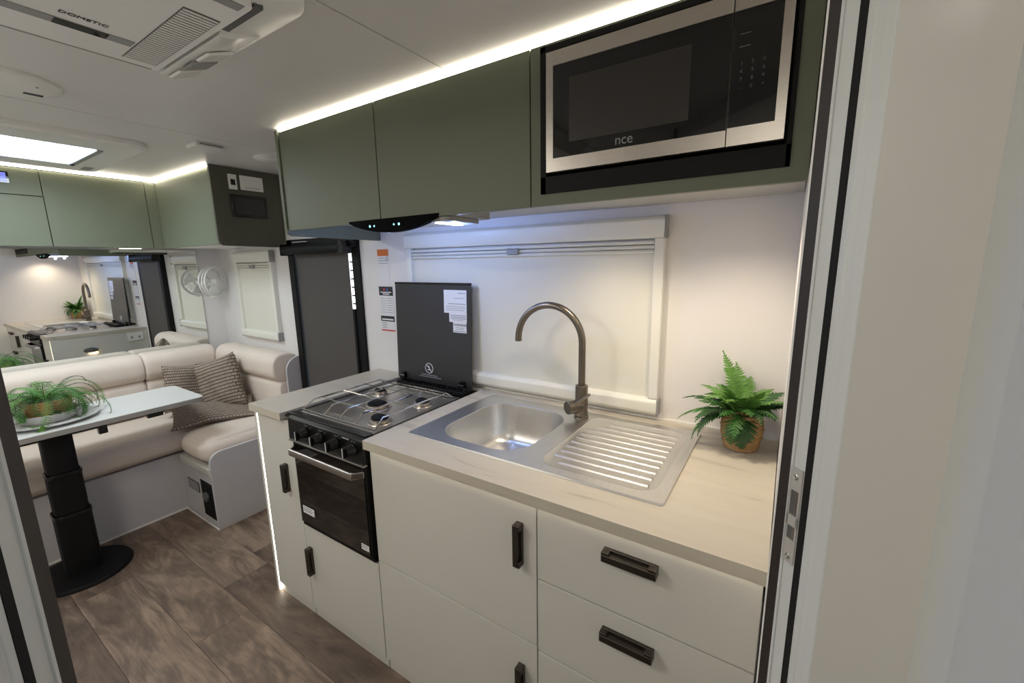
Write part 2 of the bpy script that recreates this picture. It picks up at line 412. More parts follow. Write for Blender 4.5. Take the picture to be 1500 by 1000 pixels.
# cupboard below the oven
t = carcass('oven_cabinet', -1.56, -1.108, 0.43, 'pale grey cupboard below the black oven')
B(-1.56, -1.11, 0.02, YB - 0.003, 0.05, 0.435).build('body', 'cabin', t)
B(-1.56, -1.11, 0.012, YB - 0.003, 0, 0.048).build('plinth', 'cab', t)
d = B(-1.555, -1.108 - g, 0.0, 0.018, 0.05, 0.432).build('door', 'cab', t, bevel=0.001); bar_handle(-1.524, 0.28, True, d)
# sink cupboard
t = carcass('sink_cabinet', -1.108, -0.479, CT, 'wide two-door pale grey cabinet under the sink bowl')
B(-1.105, -0.482, 0.02, YB - 0.003, 0.05, 0.67).build('body', 'cabin', t)
B(-1.105, -0.482, 0.02, 0.06, 0.67, CT - 0.008).build('front_rail', 'cabin', t)
B(-1.105, -0.482, 0.012, YB - 0.003, 0, 0.048).build('plinth', 'cab', t)
d = B(-1.108 + g, -0.479 - g, 0.0, 0.018, 0.448 + g, CT - 0.004).build('door', 'cab', t, bevel=0.001); bar_handle(-0.528, 0.737, True, d)
d = B(-1.108 + g, -0.479 - g, 0.0, 0.018, 0.05, 0.448 - g).build('door', 'cab', t, bevel=0.001); bar_handle(-0.528, 0.309, True, d)
# drawers
t = carcass('drawer_cabinet', -0.479, 0.008, CT, 'pale grey cabinet of stacked drawers with horizontal bronze handles')
B(-0.476, 0.008, 0.02, YB - 0.003, 0.05, 0.80).build('body', 'cabin', t)
B(-0.476, 0.008, 0.012, YB - 0.003, 0, 0.048).build('plinth', 'cab', t)
for z0, z1, hz in ((0.652, CT - 0.004, 0.802), (0.436, 0.652, 0.595), (0.05, 0.436, 0.38)):
    d = B(-0.479 + g, 0.006, 0.0, 0.018, z0 + g, z1 - g).build('drawer', 'cab', t, bevel=0.001); bar_handle(-0.242, hz, False, d, L=0.120)
tag(B(-1.10, 0.0, -0.003, 0.0, CT - 0.0035, CT - 0.0005).build('led_strip', 'led'), 'thin light strip under the front lip of the worktop', 'light strip')

# worktop with cut-outs for cooker and sink
SX0, SX1, SY0, SY1 = -1.035, -0.20, 0.098, 0.59
HX0, HX1, HY0, HY1 = -0.985, -0.60, 0.12, 0.55      # bowl hole
wt = MB()
wt.box(XL - 0.004, -1.612, -0.016, YB - 0.002, CT, BT)
wt.box(-1.612, -1.118, 0.622, YB - 0.002, CT, BT)
wt.box(-1.118, HX0, -0.016, YB - 0.002, CT, BT).box(HX1, 0.010, -0.016, YB - 0.002, CT, BT)
wt.box(HX0, HX1, -0.016, HY0, CT, BT).box(HX0, HX1, HY1, YB - 0.002, CT, BT)
tag(wt.build('worktop', 'top'), 'pale wood-grain worktop with square front edge over the base cabinets', 'worktop')
struct(B(-1.118, 0.010, YB - 0.010, YB, BT, BT + 0.006).build('trim_3', 'white'))

# ------------------------------------------------------------------ sink
t = thing('kitchen_sink', ((SX0 + SX1) / 2, 0.34, BT), 'stainless steel sink with square bowl and ribbed drainer', 'sink')
rim = MB(); zt = BT + 0.004
def rr(x0, x1, y0, y1, r, z, n=6): return [Vector((px, py, z)) for px, py in rounded_rect(x0, x1, y0, y1, r, n)]
def loft(mb, rings, cap_end=False, cap_start=False):
    n = len(rings[0]); base = len(mb.v)
    for rg in rings: mb.v += [tuple(p) for p in rg]
    for i in range(len(rings) - 1):
        for k in range(n):
            mb.f.append((base + i * n + k, base + i * n + (k + 1) % n, base + (i + 1) * n + (k + 1) % n, base + (i + 1) * n + k))
    if cap_end: mb.f.append(tuple(base + (len(rings) - 1) * n + k for k in range(n)))
    if cap_start: mb.f.append(tuple(base + k for k in range(n))[::-1])
# rim: outer ring up and over, then plate split into bowl field and drainer field
XM = -0.575
def ring_field(mb, X0, X1, inner, r_in, z_in):
    # flat field from rectangle X0..X1 to a rounded inner rectangle, sampled with matching counts
    inn = rr(*inner, r_in, z_in, 8); n = len(inn)
    cx, cy = (inner[0] + inner[1]) / 2, (inner[2] + inner[3]) / 2
    out = []
    for p in inn:
        dx, dy = p.x - cx, p.y - cy
        hx = (X1 if dx > 0 else X0) - cx; hy = ((SY1 - 0.008) if dy > 0 else (SY0 + 0.008)) - cy
        s = min(abs(hx / dx) if abs(dx) > 1e-9 else 1e9, abs(hy / dy) if abs(dy) > 1e-9 else 1e9)
        out.append(Vector((cx + dx * s, cy + dy * s, zt)))
    # corner snap
    for c in ((X0, SY0 + 0.008), (X1, SY0 + 0.008), (X0, SY1 - 0.008), (X1, SY1 - 0.008)):
        k = min(range(n), key=lambda i: (out[i].x - c[0]) ** 2 + (out[i].y - c[1]) ** 2); out[k] = Vector((c[0], c[1], zt))
    loft(mb, [out, inn]); return inn
bowl_in = (-0.965, -0.625, 0.145, 0.535)
inn = ring_field(rim, SX0 + 0.008, XM, bowl_in, 0.105, zt - 0.001)
dr_in = (-0.555, -0.232, 0.135, 0.555)
inn2 = ring_field(rim, XM, SX1 - 0.008, dr_in, 0.05, zt)
edge = rr(SX0, SX1, SY0, SY1, 0.012, BT + 0.0005); edge2 = rr(SX0 + 0.002, SX1 - 0.002, SY0 + 0.002, SY1 - 0.002, 0.012, zt + 0.0012); edge3 = rr(SX0 + 0.009, SX1 - 0.009, SY0 + 0.009, SY1 - 0.009, 0.012, zt)
loft(rim, [edge, edge2, edge3])
rim.build('rim', 'sink', t, smooth=True)
bw = MB(); rings = []
for k, (ins, z, r) in enumerate(((0, zt - 0.001, 0.105), (0.003, zt - 0.003, 0.103), (0.005, zt - 0.012, 0.102), (0.014, zt - 0.10, 0.098), (0.022, zt - 0.135, 0.092), (0.04, zt - 0.153, 0.075), (0.075, zt - 0.160, 0.06), (0.13, zt - 0.162, 0.03))):
    rings.append(rr(bowl_in[0] + ins, bowl_in[1] - ins, bowl_in[2] + ins, bowl_in[3] - ins, r, z, 8))
loft(bw, rings, cap_end=True)
bw.build('bowl', 'sink', t, smooth=True)
MB().lathe([(0.043, 0), (0.043, 0.002), (0.036, 0.003), (0.030, 0.0008), (0.0, 0.0008)], c=(-0.795, 0.34, zt - 0.162), n=28, close=False).build('drain', 'chrome', t, smooth=True)
# drainer: sunken tray with raised ribs
dt = MB(); loft(dt, [inn2, rr(dr_in[0] + 0.006, dr_in[1] - 0.006, dr_in[2] + 0.006, dr_in[3] - 0.006, 0.046, zt - 0.003, 8)], cap_end=True)
dt.build('drainer', 'sink', t, smooth=True)
for k in range(10):
    yy = 0.175 + k * 0.0375
    x0 = -0.535 + (0.03 if k in (0, 9) else 0.0) + (0.0 if k < 8 else 0.03)
    prof = [(yy - 0.009, zt - 0.0032), (yy - 0.006, zt - 0.0012), (yy, zt - 0.0006), (yy + 0.006, zt - 0.0012), (yy + 0.009, zt - 0.0032)]
    rb = MB(); rb.prism(prof, 0, x0, -0.256)
    rb.build('drainer_rib', 'sink', t, smooth=True)
# tap
t = thing('kitchen_tap', (-0.592, 0.527, BT + 0.004), 'tall gunmetal gooseneck tap with side lever standing on the sink', 'tap')
TX, TY = -0.594, 0.527
MB().lathe([(0.026, 0), (0.026, 0.006), (0.0225, 0.008), (0.0225, 0.118), (0.020, 0.120)], c=(TX, TY, BT + 0.004), n=32).build('body', 'bronze2', t, smooth=True)
R_ = 0.128; pts = [(TX, TY, BT + 0.10)] + [(TX, TY, BT + 0.10 + k * 0.03) for k in range(1, 6)]
zc = 1.306 - R_ - 0.012
pts += [(TX, TY, zc - 0.03 + 0.01 * k) for k in range(3)]
for k in range(0, 25):
    a = PI * k / 24; pts.append((TX - R_ + R_ * math.cos(a), TY - 0.012 * k / 24, zc + R_ * math.sin(a)))
pts += [(TX - 2 * R_ - 0.0005, TY - 0.012, zc - 0.012)]
MB().tube(pts, 0.0125, 16).build('spout', 'bronze2', t, smooth=True)
Xk = Matrix.Translation((TX - 0.004, TY - 0.005, 0.937)) @ Matrix.Rotation(math.radians(-32), 4, 'Z') @ Matrix.Rotation(PI / 2, 4, 'X')
kn = MB().lathe([(0.024, 0.0), (0.024, 0.052), (0.022, 0.054), (0.0, 0.054)], n=28, xf=Xk).build('lever_hub', 'bronze2', t, smooth=True)
MB().tube([(TX - 0.012, TY - 0.035, 0.948), (TX + 0.046, TY - 0.035, 0.995)], [0.0055, 0.0045], 12).build('lever', 'bronze2', kn, smooth=True)

# ------------------------------------------------------------------ cooker
CX0, CX1 = -1.606, -1.122
FY = -0.012
t = thing('gas_cooker', ((CX0 + CX1) / 2, 0.3, 0.438), 'black built-in gas cooker with oven, four knobs and raised lid', 'cooker')
B(-1.548, CX1 + 0.004, 0.012, 0.60, 0.438, 0.875).build('body', 'blackmat', t)
B(-1.553, -1.548, 0.0, 0.02, 0.438, 0.86).build('side_flange', 'midgrey', t)
B(-1.545, CX1 + 0.006, -0.006, 0.012, 0.438, 0.452).build('bottom_trim', 'blackmat', t)
hobp = MB(); hobp.box(CX0, CX1, 0.0, 0.618, 0.875, 0.884)
hobp.build('hob_rim', 'black', t, bevel=0.003)
B(CX0 + 0.03, CX1 - 0.02, 0.05, 0.50, 0.884, 0.8855).build('hob_plate', 'steel', t)
MB().prism([(0.0, 0.884), (0.0, 0.896), (0.03, 0.892), (0.046, 0.886), (0.046, 0.884)], 0, CX0 + 0.02, CX1 - 0.004).build('front_lip', 'black', t, bevel=0.002)
# control fascia
fas = MB().prism([(FY - 0.006, 0.800), (0.012, 0.800), (0.012, 0.884), (0.0, 0.892), (FY - 0.004, 0.884)], 0, -1.556, CX1 + 0.002).build('control_panel', 'black', t, bevel=0.002)
for k in range(4):
    kx = -1.437 + k * 0.0905 - (0.0)
    Xk = Matrix.Translation((kx, FY - 0.006, 0.849)) @ Matrix.Rotation(PI / 2, 4, 'X')
    kb = MB().lathe([(0.0205, 0.0), (0.0205, 0.010), (0.0185, 0.013), (0.0165, 0.030), (0.015, 0.032), (0.0, 0.032)], n=24, xf=Xk).build('knob', 'black', t, smooth=True)
    MB().box(-0.0045, 0.0045, -0.0175, 0.0175, 0.012, 0.040, Xk).build('knob_grip', 'blackmat', kb, bevel=0.002)
    MB().box(-0.0044, -0.0010, -0.0165, 0.0165, 0.0395, 0.0407, Xk).build('knob_stripe', 'paper', kb)  # white colour stands in for the highlight on the chrome stripe
    for q, (dx, dz) in enumerate(((-0.004, 0.027), (0.008, 0.027))):
        MB().lathe([(0.002, 0), (0.002, 0.0005), (0, 0.0005)], n=10, xf=Matrix.Translation((kx + dx, FY - 0.0058, 0.849 + dz)) @ Matrix.Rotation(PI / 2, 4, 'X')).build('dial_mark', 'greyink', fas)
B(-1.222, -1.186, FY - 0.0065, FY - 0.005, 0.8765, 0.8805).build('brand_mark', 'greyink', fas)
# oven door
dr = B(-1.545, CX1 + 0.004, FY, 0.010, 0.455, 0.795).build('oven_door', 'blackmat', t, bevel=0.002)
B(-1.532, CX1 - 0.006, FY - 0.003, FY - 0.0005, 0.462, 0.782).build('oven_glass', 'ovenglass', dr)
B(-1.552, CX1 + 0.006, FY - 0.010, FY + 0.006, 0.7965, 0.8015).build('steel_ledge', 'steel', t)
hp = MB()
path = [(-1.540, 0.768), (-1.510, 0.768)]
hp.prism(rounded_rect(-0.052, -0.042, 0.755, 0.781, 0.004, 3), 0, -1.508, CX1 - 0.030)
hd = hp.build('oven_handle', 'steel', dr, smooth=True)
for sx, ex in ((-1.508, -1.534), (CX1 - 0.030, CX1 - 0.004)):
    a = Vector((sx, -0.047, 0)); b = Vector((ex, FY - 0.002, 0)); dv = (b - a)
    nn = Vector((-dv.y, dv.x, 0)).normalized() * 0.006
    MB().prism([(a.x - nn.x, a.y - nn.y), (a.x + nn.x, a.y + nn.y), (b.x + nn.x, b.y + nn.y), (b.x - nn.x, b.y - nn.y)], 2, 0.756, 0.780).build('handle_arm', 'chrome', hd, bevel=0.002)
lb = B(-1.520, -1.446, FY - 0.0036, FY - 0.0029, 0.503, 0.533).build('rating_label', 'paper', dr)
for k in range(3): B(-1.516, -1.462 + 0.008 * (k % 2), FY - 0.0039, FY - 0.0035, 0.526 - k * 0.007, 0.529 - k * 0.007).build('label_line', 'greyink', lb)
lb = B(-1.172, -1.132, FY - 0.0036, FY - 0.0029, 0.478, 0.500).build('rating_label', 'paper', dr)
for k in range(2): B(-1.169, -1.138, FY - 0.0039, FY - 0.0035, 0.494 - k * 0.007, 0.4965 - k * 0.007).build('label_line', 'greyink', lb)
# burners
for bx, by, br in ((-1.205, 0.130, 0.038), (-1.345, 0.235, 0.046), (-1.205, 0.345, 0.034), (-1.475, 0.36, 0.030)):
    bn = MB().lathe([(br * 1.15, 0), (br * 1.1, 0.003), (br * 0.85, 0.005), (br * 0.85, 0.012), (br, 0.014), (br, 0.017), (br * 0.8, 0.018), (0.0, 0.018)], c=(bx, by, 0.8855), n=28, close=False).build('burner', 'steel', t, smooth=True)
    MB().lathe([(br * 0.82, 0.0), (br * 0.82, 0.006), (br * 0.7, 0.009), (0.0, 0.010)], c=(bx, by, 0.9033), n=28).build('burner_cap', 'blackmat', bn, smooth=True)
# wire trivet
zt2 = 0.922; tr = MB(); tx0, tx1, ty0, ty1 = -1.575, -1.148, 0.058, 0.475
wr = 0.0032
frame = [(tx0, ty0 + .0, 0.89), (tx0 + 0.012, ty0 + 0.045, zt2), (tx0 + 0.012, ty1 - 0.045, zt2), (tx0 + 0.012, ty1, 0.89)]
tr.tube(frame, wr, 6)
tr.tube([(tx1, ty0, 0.89), (tx1 - 0.008, ty0 + 0.045, zt2), (tx1 - 0.008, ty1 - 0.045, zt2), (tx1, ty1, 0.89)], wr, 6)
for x in (-1.435, -1.345, -1.255):
    tr.tube([(x, ty0, 0.895), (x, ty0 + 0.04, zt2), (x, ty1 - 0.04, zt2), (x, ty1, 0.895)], wr, 6)
for yv in (0.13, 0.235, 0.345, 0.43):
    tr.tube([(tx0 + 0.012, yv, zt2), (tx1 - 0.008, yv, zt2)], wr, 6)
tr.tube([(tx0, ty0, 0.892), (tx1, ty0, 0.892)], wr, 6); tr.tube([(tx0, ty1, 0.892), (tx1, ty1, 0.892)], wr, 6)
tr.build('wire_trivet', 'chrome', t, smooth=True)
# rear vent with slots, hinges, lid
vt = B(CX0 + 0.06, CX1 - 0.01, 0.515, 0.575, 0.884, 0.902).build('rear_vent', 'blackmat', t, bevel=0.003)
for k in range(22):
    x = CX0 + 0.085 + k * 0.0178
    MB().prism([(0.517, 0.9025), (0.535, 0.914), (0.555, 0.9025)], 0, x, x + 0.006).build('vent_fin', 'black', vt)
LYB = 0.596
Xl = Matrix.Translation((0, LYB, 0.892)) @ Matrix.Rotation(math.radians(-2.0), 4, 'X')
lidp = MB().prism(rounded_rect(-1.618, -1.150, 0.0, 0.470, 0.006, 3), 1, -0.003, 0.004, Xl)
ld = lidp.build('glass_lid', 'lid', t, bevel=0.001)
MB().box(-1.618, -1.150, -0.0045, 0.006, 0.462, 0.4715, Xl).build('lid_edge_trim', 'black', ld)
for x in (-1.570, -1.195):
    MB().lathe([(0.012, 0), (0.012, 0.03)], n=16, xf=Matrix.Translation((x - 0.015, 0.582, 0.905)) @ Matrix.Rotation(PI / 2, 4, 'Y')).box(x - 0.012, x + 0.012, 0.575, 0.594, 0.884, 0.925).build('lid_hinge', 'black', ld, smooth=True)
def lidlabel(x0, x1, z0, z1, lines, dark=False):
    q = MB().box(x0, x1, -0.0040, -0.0030, z0, z1, Xl).build('warning_label', 'paper', ld)
    for (fx0, fx1, fz, h) in lines:
        MB().box(x0 + (x1 - x0) * fx0, x0 + (x1 - x0) * fx1, -0.0044, -0.0039, z0 + (z1 - z0) * fz - h, z0 + (z1 - z0) * fz, Xl).build('label_line', 'greyink', q)
    return q
lidlabel(-1.302, -1.172, 0.338, 0.440, [(.62, .95, .88, .003), (.45, .9, .66, .002), (.2, .95, .42, .003), (.1, .95, .30, .002), (.1, .95, .22, .002), (.1, .9, .14, .002)])
lidlabel(-1.272, -1.172, 0.298, 0.3379, [(.08, .95, .8, .003), (.08, .95, .62, .003), (.1, .95, .45, .003), (.2, .8, .26, .002)])
wl = lidlabel(-1.250, -1.174, 0.252, 0.2979, [(.15, .85, .5, .002), (.2, .8, .34, .002), (.05, .95, .16, .003)])
text('label_text', 'WARNING', 0.0155, Xl @ Vector((-1.246, -0.0041, 0.281)), (1, 0, 0), (0, 0, 1), 'ink', wl)
ic = MB(); c0 = Xl @ Vector((-1.405, -0.0036, 0.068))
ic.tube([c0 + Vector((0.024 * math.cos(a), 0, 0.024 * math.sin(a))) for a in [2 * PI * k / 32 for k in range(32)]], 0.0016, 5, True)
ic.tube([c0 + Vector((-0.016, 0, 0.017)), c0 + Vector((0.016, 0, -0.017))], 0.0016, 5)
ic.tube([c0 + Vector((-0.010, 0, -0.008)), c0 + Vector((0.010, 0, -0.008))], 0.002, 5)
ic.tube([c0 + Vector((0.004, 0, -0.006)), c0 + Vector((-0.002, 0, 0.012))], 0.002, 5)
ic.build('prohibition_symbol', 'paper', ld)
for k, (a, b) in enumerate(((-1.455, -1.355), (-1.470, -1.330))):
    MB().box(a, b, -0.0036, -0.0029, 0.033 - k * 0.009, 0.0365 - k * 0.009, Xl).build('lid_note', 'greyink', ld)

# ------------------------------------------------------------------ overhead cabinets
UZ0, UZ1 = 1.591, 1.968; US = 1.628
def overhead(name, x0, x1, label, z0=UZ0):
    t = thing(name, ((x0 + x1) / 2, 0.42, US), label, 'cabinet')
    return t
t = overhead('overhead_cabinet', -1.79, -1.187, 'olive green overhead cabinet door above the dark blind window')
B(-1.752, -1.187, UF + 0.018, YB - 0.002, US, UZ1).build('body', 'cabin', t)
B(-1.752 + g, -1.187 - g, UF, UF + 0.017, UZ0, UZ1).build('door', 'green', t, bevel=0.001)
xf = MB().prism([(UF - 0.006, UZ1 + 0.006), (UF - 0.006, 1.600), (UF - 0.002, 1.580), (UF + 0.018, 1.570), (YB - 0.002, 1.566), (YB - 0.002, UZ1 + 0.006)], 0, -1.772, -1.754)
xf.build('end_panel', 'green', t, bevel=0.002)
t = overhead('overhead_cabinet', -1.187, -0.595, 'wide olive green overhead cabinet door between range hood and microwave')
B(-1.187, -0.595, UF + 0.018, YB - 0.002, US, UZ1).build('body', 'cabin', t)
B(-1.187 + g, -0.595 - g, UF, UF + 0.017, UZ0, UZ1).build('door', 'green', t, bevel=0.001)
t = overhead('microwave_cabinet', -0.595, 0.010, 'olive green overhead housing around the microwave')
MWX0, MWX1, MWZ0, MWZ1 = -0.564, -0.021, 1.619, 1.962
fr = MB().box(-0.595 + g, MWX0, UF, UF + 0.017, UZ0, UZ1).box(MWX1, 0.010, UF, UF + 0.017, UZ0, UZ1).box(MWX0, MWX1, UF, UF + 0.017, UZ0, MWZ0).box(MWX0, MWX1, UF, UF + 0.017, MWZ1, UZ1)
fr.build('front_panel', 'green', t)
B(-0.595, -0.575, UF + 0.018, YB - 0.002, US, UZ1).build('side', 'cabin', t); B(-0.010, 0.010, UF + 0.018, YB - 0.002, US, UZ1).build('side', 'cabin', t)
B(-0.575, -0.010, UF + 0.018, YB - 0.002, US - 0.002, US + 0.004).build('bottom', 'cabin', t)
B(-0.575, -0.010, UF + 0.03, UF + 0.034, US + 0.006, UZ1).build('lining', 'blackmat', t)
cz = MB()
cz.box(MWX0, -0.548, UF - 0.004, UF + 0.03, MWZ0, MWZ1).box(-0.030, MWX1, UF - 0.004, UF + 0.03, MWZ0, MWZ1)
cz.box(MWX0, MWX1, UF - 0.004, UF + 0.03, MWZ0, 1.661).box(MWX0, MWX1, UF - 0.004, UF + 0.03, 1.948, MWZ1)
cz.build('trim_kit', 'blackmat', t, bevel=0.001)
# LED line on top of the overhead cabinets
tag(B(-1.765, 0.008, UF + 0.006, UF + 0.014, UZ1 + 0.004, UZ1 + 0.013).build('led_strip', 'led'), 'long warm light strip along the top of the kitchen overhead cabinets', 'light strip')
# ------------------------------------------------------------------ microwave
t = thing('microwave', (-0.29, 0.30, 1.663), 'black and steel built-in microwave oven', 'microwave')
B(-0.540, -0.037, UF + 0.0, UF + 0.028, 1.668, 1.941).build('body', 'blackmat', t)
MY = UF - 0.012; XD = -0.1345
def frame_panel(x0, x1, z0, z1, gx0, gx1, gz0, gz1, name):
    m = MB(); y0, y1 = MY, MY + 0.012
    m.box(x0, gx0, y0, y1, z0, z1).box(gx1, x1, y0, y1, z0, z1).box(gx0, gx1, y0, y1, z0, gz0).box(gx0, gx1, y0, y1, gz1, z1)
    return m.build(name, 'steel', t)
ds = frame_panel(-0.543, XD - 0.001, 1.669, 1.942, -0.524, XD - 0.0011, 1.700, 1.910, 'door')
B(-0.5239, XD - 0.0012, MY + 0.002, MY + 0.010, 1.7001, 1.9099).build('door_glass', 'glassblk', ds)
B(-0.481, -0.209, MY + 0.0012, MY + 0.0019, 1.733, 1.876).build('viewing_window', mat('microwave_mesh', (52, 50, 48), 0.3), ds)
cp = frame_panel(XD + 0.001, -0.035, 1.669, 1.942, XD + 0.0011, -0.052, 1.703, 1.910, 'control_side')
B(XD + 0.0012, -0.0521, MY + 0.002, MY + 0.010, 1.7031, 1.9099).build('control_glass', 'glassblk', cp)
text('logo_text', 'nce', 0.030, (-0.366, MY + 0.0014, 1.708), (1, 0, 0), (0, 0, 1), 'greyink', ds)
for z in (1.868, 1.846):
    B(-0.122, -0.103, MY + 0.0014, MY + 0.0019, z, z + 0.0018).build('key_legend', 'midgrey', cp)
for r_ in range(4):
    for c_ in range(3):
        text('key_legend', str((r_ * 3 + c_ + 1) % 10) if r_ < 3 else ('-', '0', '+')[c_], 0.009, (-0.118 + c_ * 0.019, MY + 0.0018, 1.815 - r_ * 0.0145), (1, 0, 0), (0, 0, 1), 'midgrey', cp)
# ------------------------------------------------------------------ range hood
t = thing('range_hood', (-1.12, 0.36, 1.57), 'slim black range hood with curved control front under the green cabinets', 'range hood')
hb = MB(); hb.box(-1.36, -0.878, UF + 0.02, 0.39, 1.592, 1.6275); hb.build('body', 'greyp', t, bevel=0.003)
N = 24; pts = [(-1.352 + (0.43) * k / N, 1.598 - 0.004 - 0.040 * math.sin(PI * k / N) ** 0.8) for k in range(N + 1)]
MB().prism([(-0.922, 1.6), (-1.352, 1.6)] + pts, 1, UF - 0.006, UF + 0.02).build('control_front', 'hoodblk', t, bevel=0.001)
for x, r in ((-1.238, .004), (-1.216, .003), (-1.118, .003), (-1.094, .004)):
    MB().lathe([(r, 0), (r, 0.0006), (0, 0.0006)], n=12, xf=Matrix.Translation((x, UF - 0.0062, 1.578)) @ Matrix.Rotation(PI / 2, 4, 'X')).build('indicator', 'cyan', t)
MB().prism([(UF + 0.02, 1.592), (UF + 0.02, 1.575), (0.37, 1.580), (0.385, 1.592)], 0, -1.30, -0.99).build('filter_tray', 'steel', t, bevel=0.002)
MB().prism(rounded_rect(-0.985, -0.895, UF + 0.01, 0.36, 0.02, 4), 2, 1.577, 1.5918).build('lamp_housing', 'greyp', t, bevel=0.002)
B(-0.968, -0.944, 0.212, 0.325, 1.5735, 1.577).build('lamp_tube', 'ledcool', t, bevel=0.001)
B(-1.297, -1.273, 0.212, 0.325, 1.5715, 1.575).build('lamp_tube', 'ledcool', t, bevel=0.001)
# ------------------------------------------------------------------ downlights below the overhead cabinets
for x, yv in ((-0.14, 0.36), (-0.50, 0.36)):
    t = thing('downlight', (x, yv, 1.617), 'small round downlight under the microwave cabinet ' + ('above the wicker-potted fern' if x > -0.3 else 'above the sink drainer'), 'light', 'downlights under the microwave cabinet')
    MB().lathe([(0.034, 0.008), (0.034, 0.002), (0.030, 0.0), (0.026, 0.002)], c=(x, yv, 1.6175), n=28).build('bezel', 'white', t, smooth=True)
    MB().lathe([(0.024, 0.0015), (0.024, 0.0002), (0.0, 0.0002)], c=(x, yv, 1.6165), n=24).build('diffuser', 'lampwarm', t)
    l = bpy.data.lights.new('downlight_beam', 'SPOT'); l.energy = 10.0; l.color = WARM; l.spot_size = 2.3; l.spot_blend = 0.8; l.shadow_soft_size = 0.025
    o = bpy.data.objects.new('downlight_beam', l); COL.objects.link(o); o.location = (x, yv, 1.612)
for hx_, en in ((-0.956, 1.3), (-1.285, 2.9)):
    l = bpy.data.lights.new('hood_beam', 'POINT'); l.energy = en; l.color = (0.27, 0.43, 1.0); l.shadow_soft_size = 0.008
    o = bpy.data.objects.new('hood_beam', l); COL.objects.link(o); o.location = (hx_, 0.30, 1.560)

# ================================================================== WINDOWS
def window_blind(name, x0, x1, z0, z1, label, caps, latch):
    wdw = sempty(name, ((x0 + x1) / 2, YB, z0), label)
    yo = YB - 0.036
    top = MB().prism([(YB, z1), (yo + 0.012, z1), (yo, z1 - 0.012), (yo, z1 - 0.055), (yo + 0.01, z1 - 0.072), (YB, z1 - 0.072)], 0, x0, x1).build('top_cassette', 'cream', wdw, bevel=0.003)
    bot = MB().prism([(YB, z0 + 0.058), (yo + 0.012, z0 + 0.058), (yo, z0 + 0.045), (yo, z0 + 0.012), (yo + 0.01, z0), (YB, z0)], 0, x0, x1).build('bottom_cassette', 'cream', wdw, bevel=0.003)
    for a, b in ((x0 + 0.004, x0 + 0.036), (x1 - 0.036, x1 - 0.004)):
        B(a, b, YB - 0.028, YB, z0 + 0.058, z1 - 0.072).build('side_rail', 'cream', wdw, bevel=0.002)
    B(x0 + 0.036, x1 - 0.036, YB - 0.010, YB - 0.008, z0 + 0.05, z1 - 0.1).build('blind_fabric', 'blind', wdw)
    for k in range(3):
        zz = z1 - 0.078 - 0.015 * k
        MB().prism([(YB - 0.008, zz), (YB - 0.022, zz - 0.001), (YB - 0.025, zz - 0.007), (YB - 0.022, zz - 0.012), (YB - 0.008, zz - 0.013)], 0, x0 + 0.038, x1 - 0.038).build('blind_rail', 'cream', wdw, bevel=0.001)
    for cx in caps:
        for za, zb in ((z1 - 0.072, z1 + 0.001), (z0 - 0.001, z0 + 0.058)):
            B(cx[0], cx[1], yo - 0.001, YB, za, zb).build('end_cap', 'greyp', wdw, bevel=0.004)
    if latch:
        lx = latch
        MB().prism([(lx - 0.03, z1 - 0.092), (lx - 0.024, z1 - 0.087), (lx - 0.012, z1 - 0.091), (lx + 0.012, z1 - 0.091), (lx + 0.024, z1 - 0.087), (lx + 0.03, z1 - 0.092), (lx + 0.024, z1 - 0.113), (lx - 0.024, z1 - 0.113)], 1, YB - 0.036, YB - 0.024).build('latch', 'greyp', wdw, bevel=0.003)
    return wdw
window_blind('window_1', -1.56, -0.352, 0.910, 1.590, 'wide cream window blind above the sink', [(-0.358, -0.350)], -0.945)
window_blind('window_2', -3.26, -2.77, 0.962, 1.548, 'small cream window blind above the corner sofa', [(-2.777, -2.767)], -3.01)
# window with charcoal roller blind
wd = sempty('window_3', (-2.24, YB, 0.55), 'black framed window with charcoal roller blind')
for a, b, dp in ((-2.552, -2.500, 0.040), (-1.988, -1.925, 0.012)):
    B(a, b, YB - dp, YB, 0.50, 1.60).build('frame_side', 'blackmat', wd, bevel=0.004)
B(-2.552, -1.925, YB - 0.040, YB, 1.545, 1.60).build('frame_top', 'blackmat', wd, bevel=0.004)
B(-2.552, -1.925, YB - 0.040, YB, 0.45, 0.50).build('frame_bottom', 'blackmat', wd, bevel=0.004)
B(-2.500, -1.988, YB - 0.006, YB - 0.003, 0.50, 1.545).build('pane', 'dayleak', wd)
B(-2.492, -2.0055, YB - 0.019, YB - 0.016, 0.52, 1.54).build('blind_fabric', 'dblind', wd)
MB().lathe([(0.026, 0), (0.026, 0.55)], n=24, xf=Matrix.Translation((-2.545, YB - 0.062, 1.540)) @ Matrix.Rotation(PI / 2, 4, 'Y')).build('roller_tube', 'blackmat', wd, smooth=True)
for x in (-2.553, -1.998):
    B(x, x + 0.006 if x < -2.2 else x + 0.04, YB - 0.085, YB - 0.03, 1.508, 1.575).build('roller_bracket', 'black', wd, bevel=0.004)
B(-2.44, -2.30, YB - 0.068, YB - 0.058, 1.580, 1.585).build('maker_plate', 'greyp', wd)
B(-2.0045, -1.988, YB - 0.019, YB - 0.007, 0.52, 1.21).build('side_channel', 'blackmat', wd)
for k in range(6):
    B(-2.005, -1.989, YB - 0.014, YB - 0.008, 1.235 + k * 0.045, 1.243 + k * 0.045).build('leak_dash_bar', 'blackmat', wd)  # bars added to break the leaking daylight into dashes
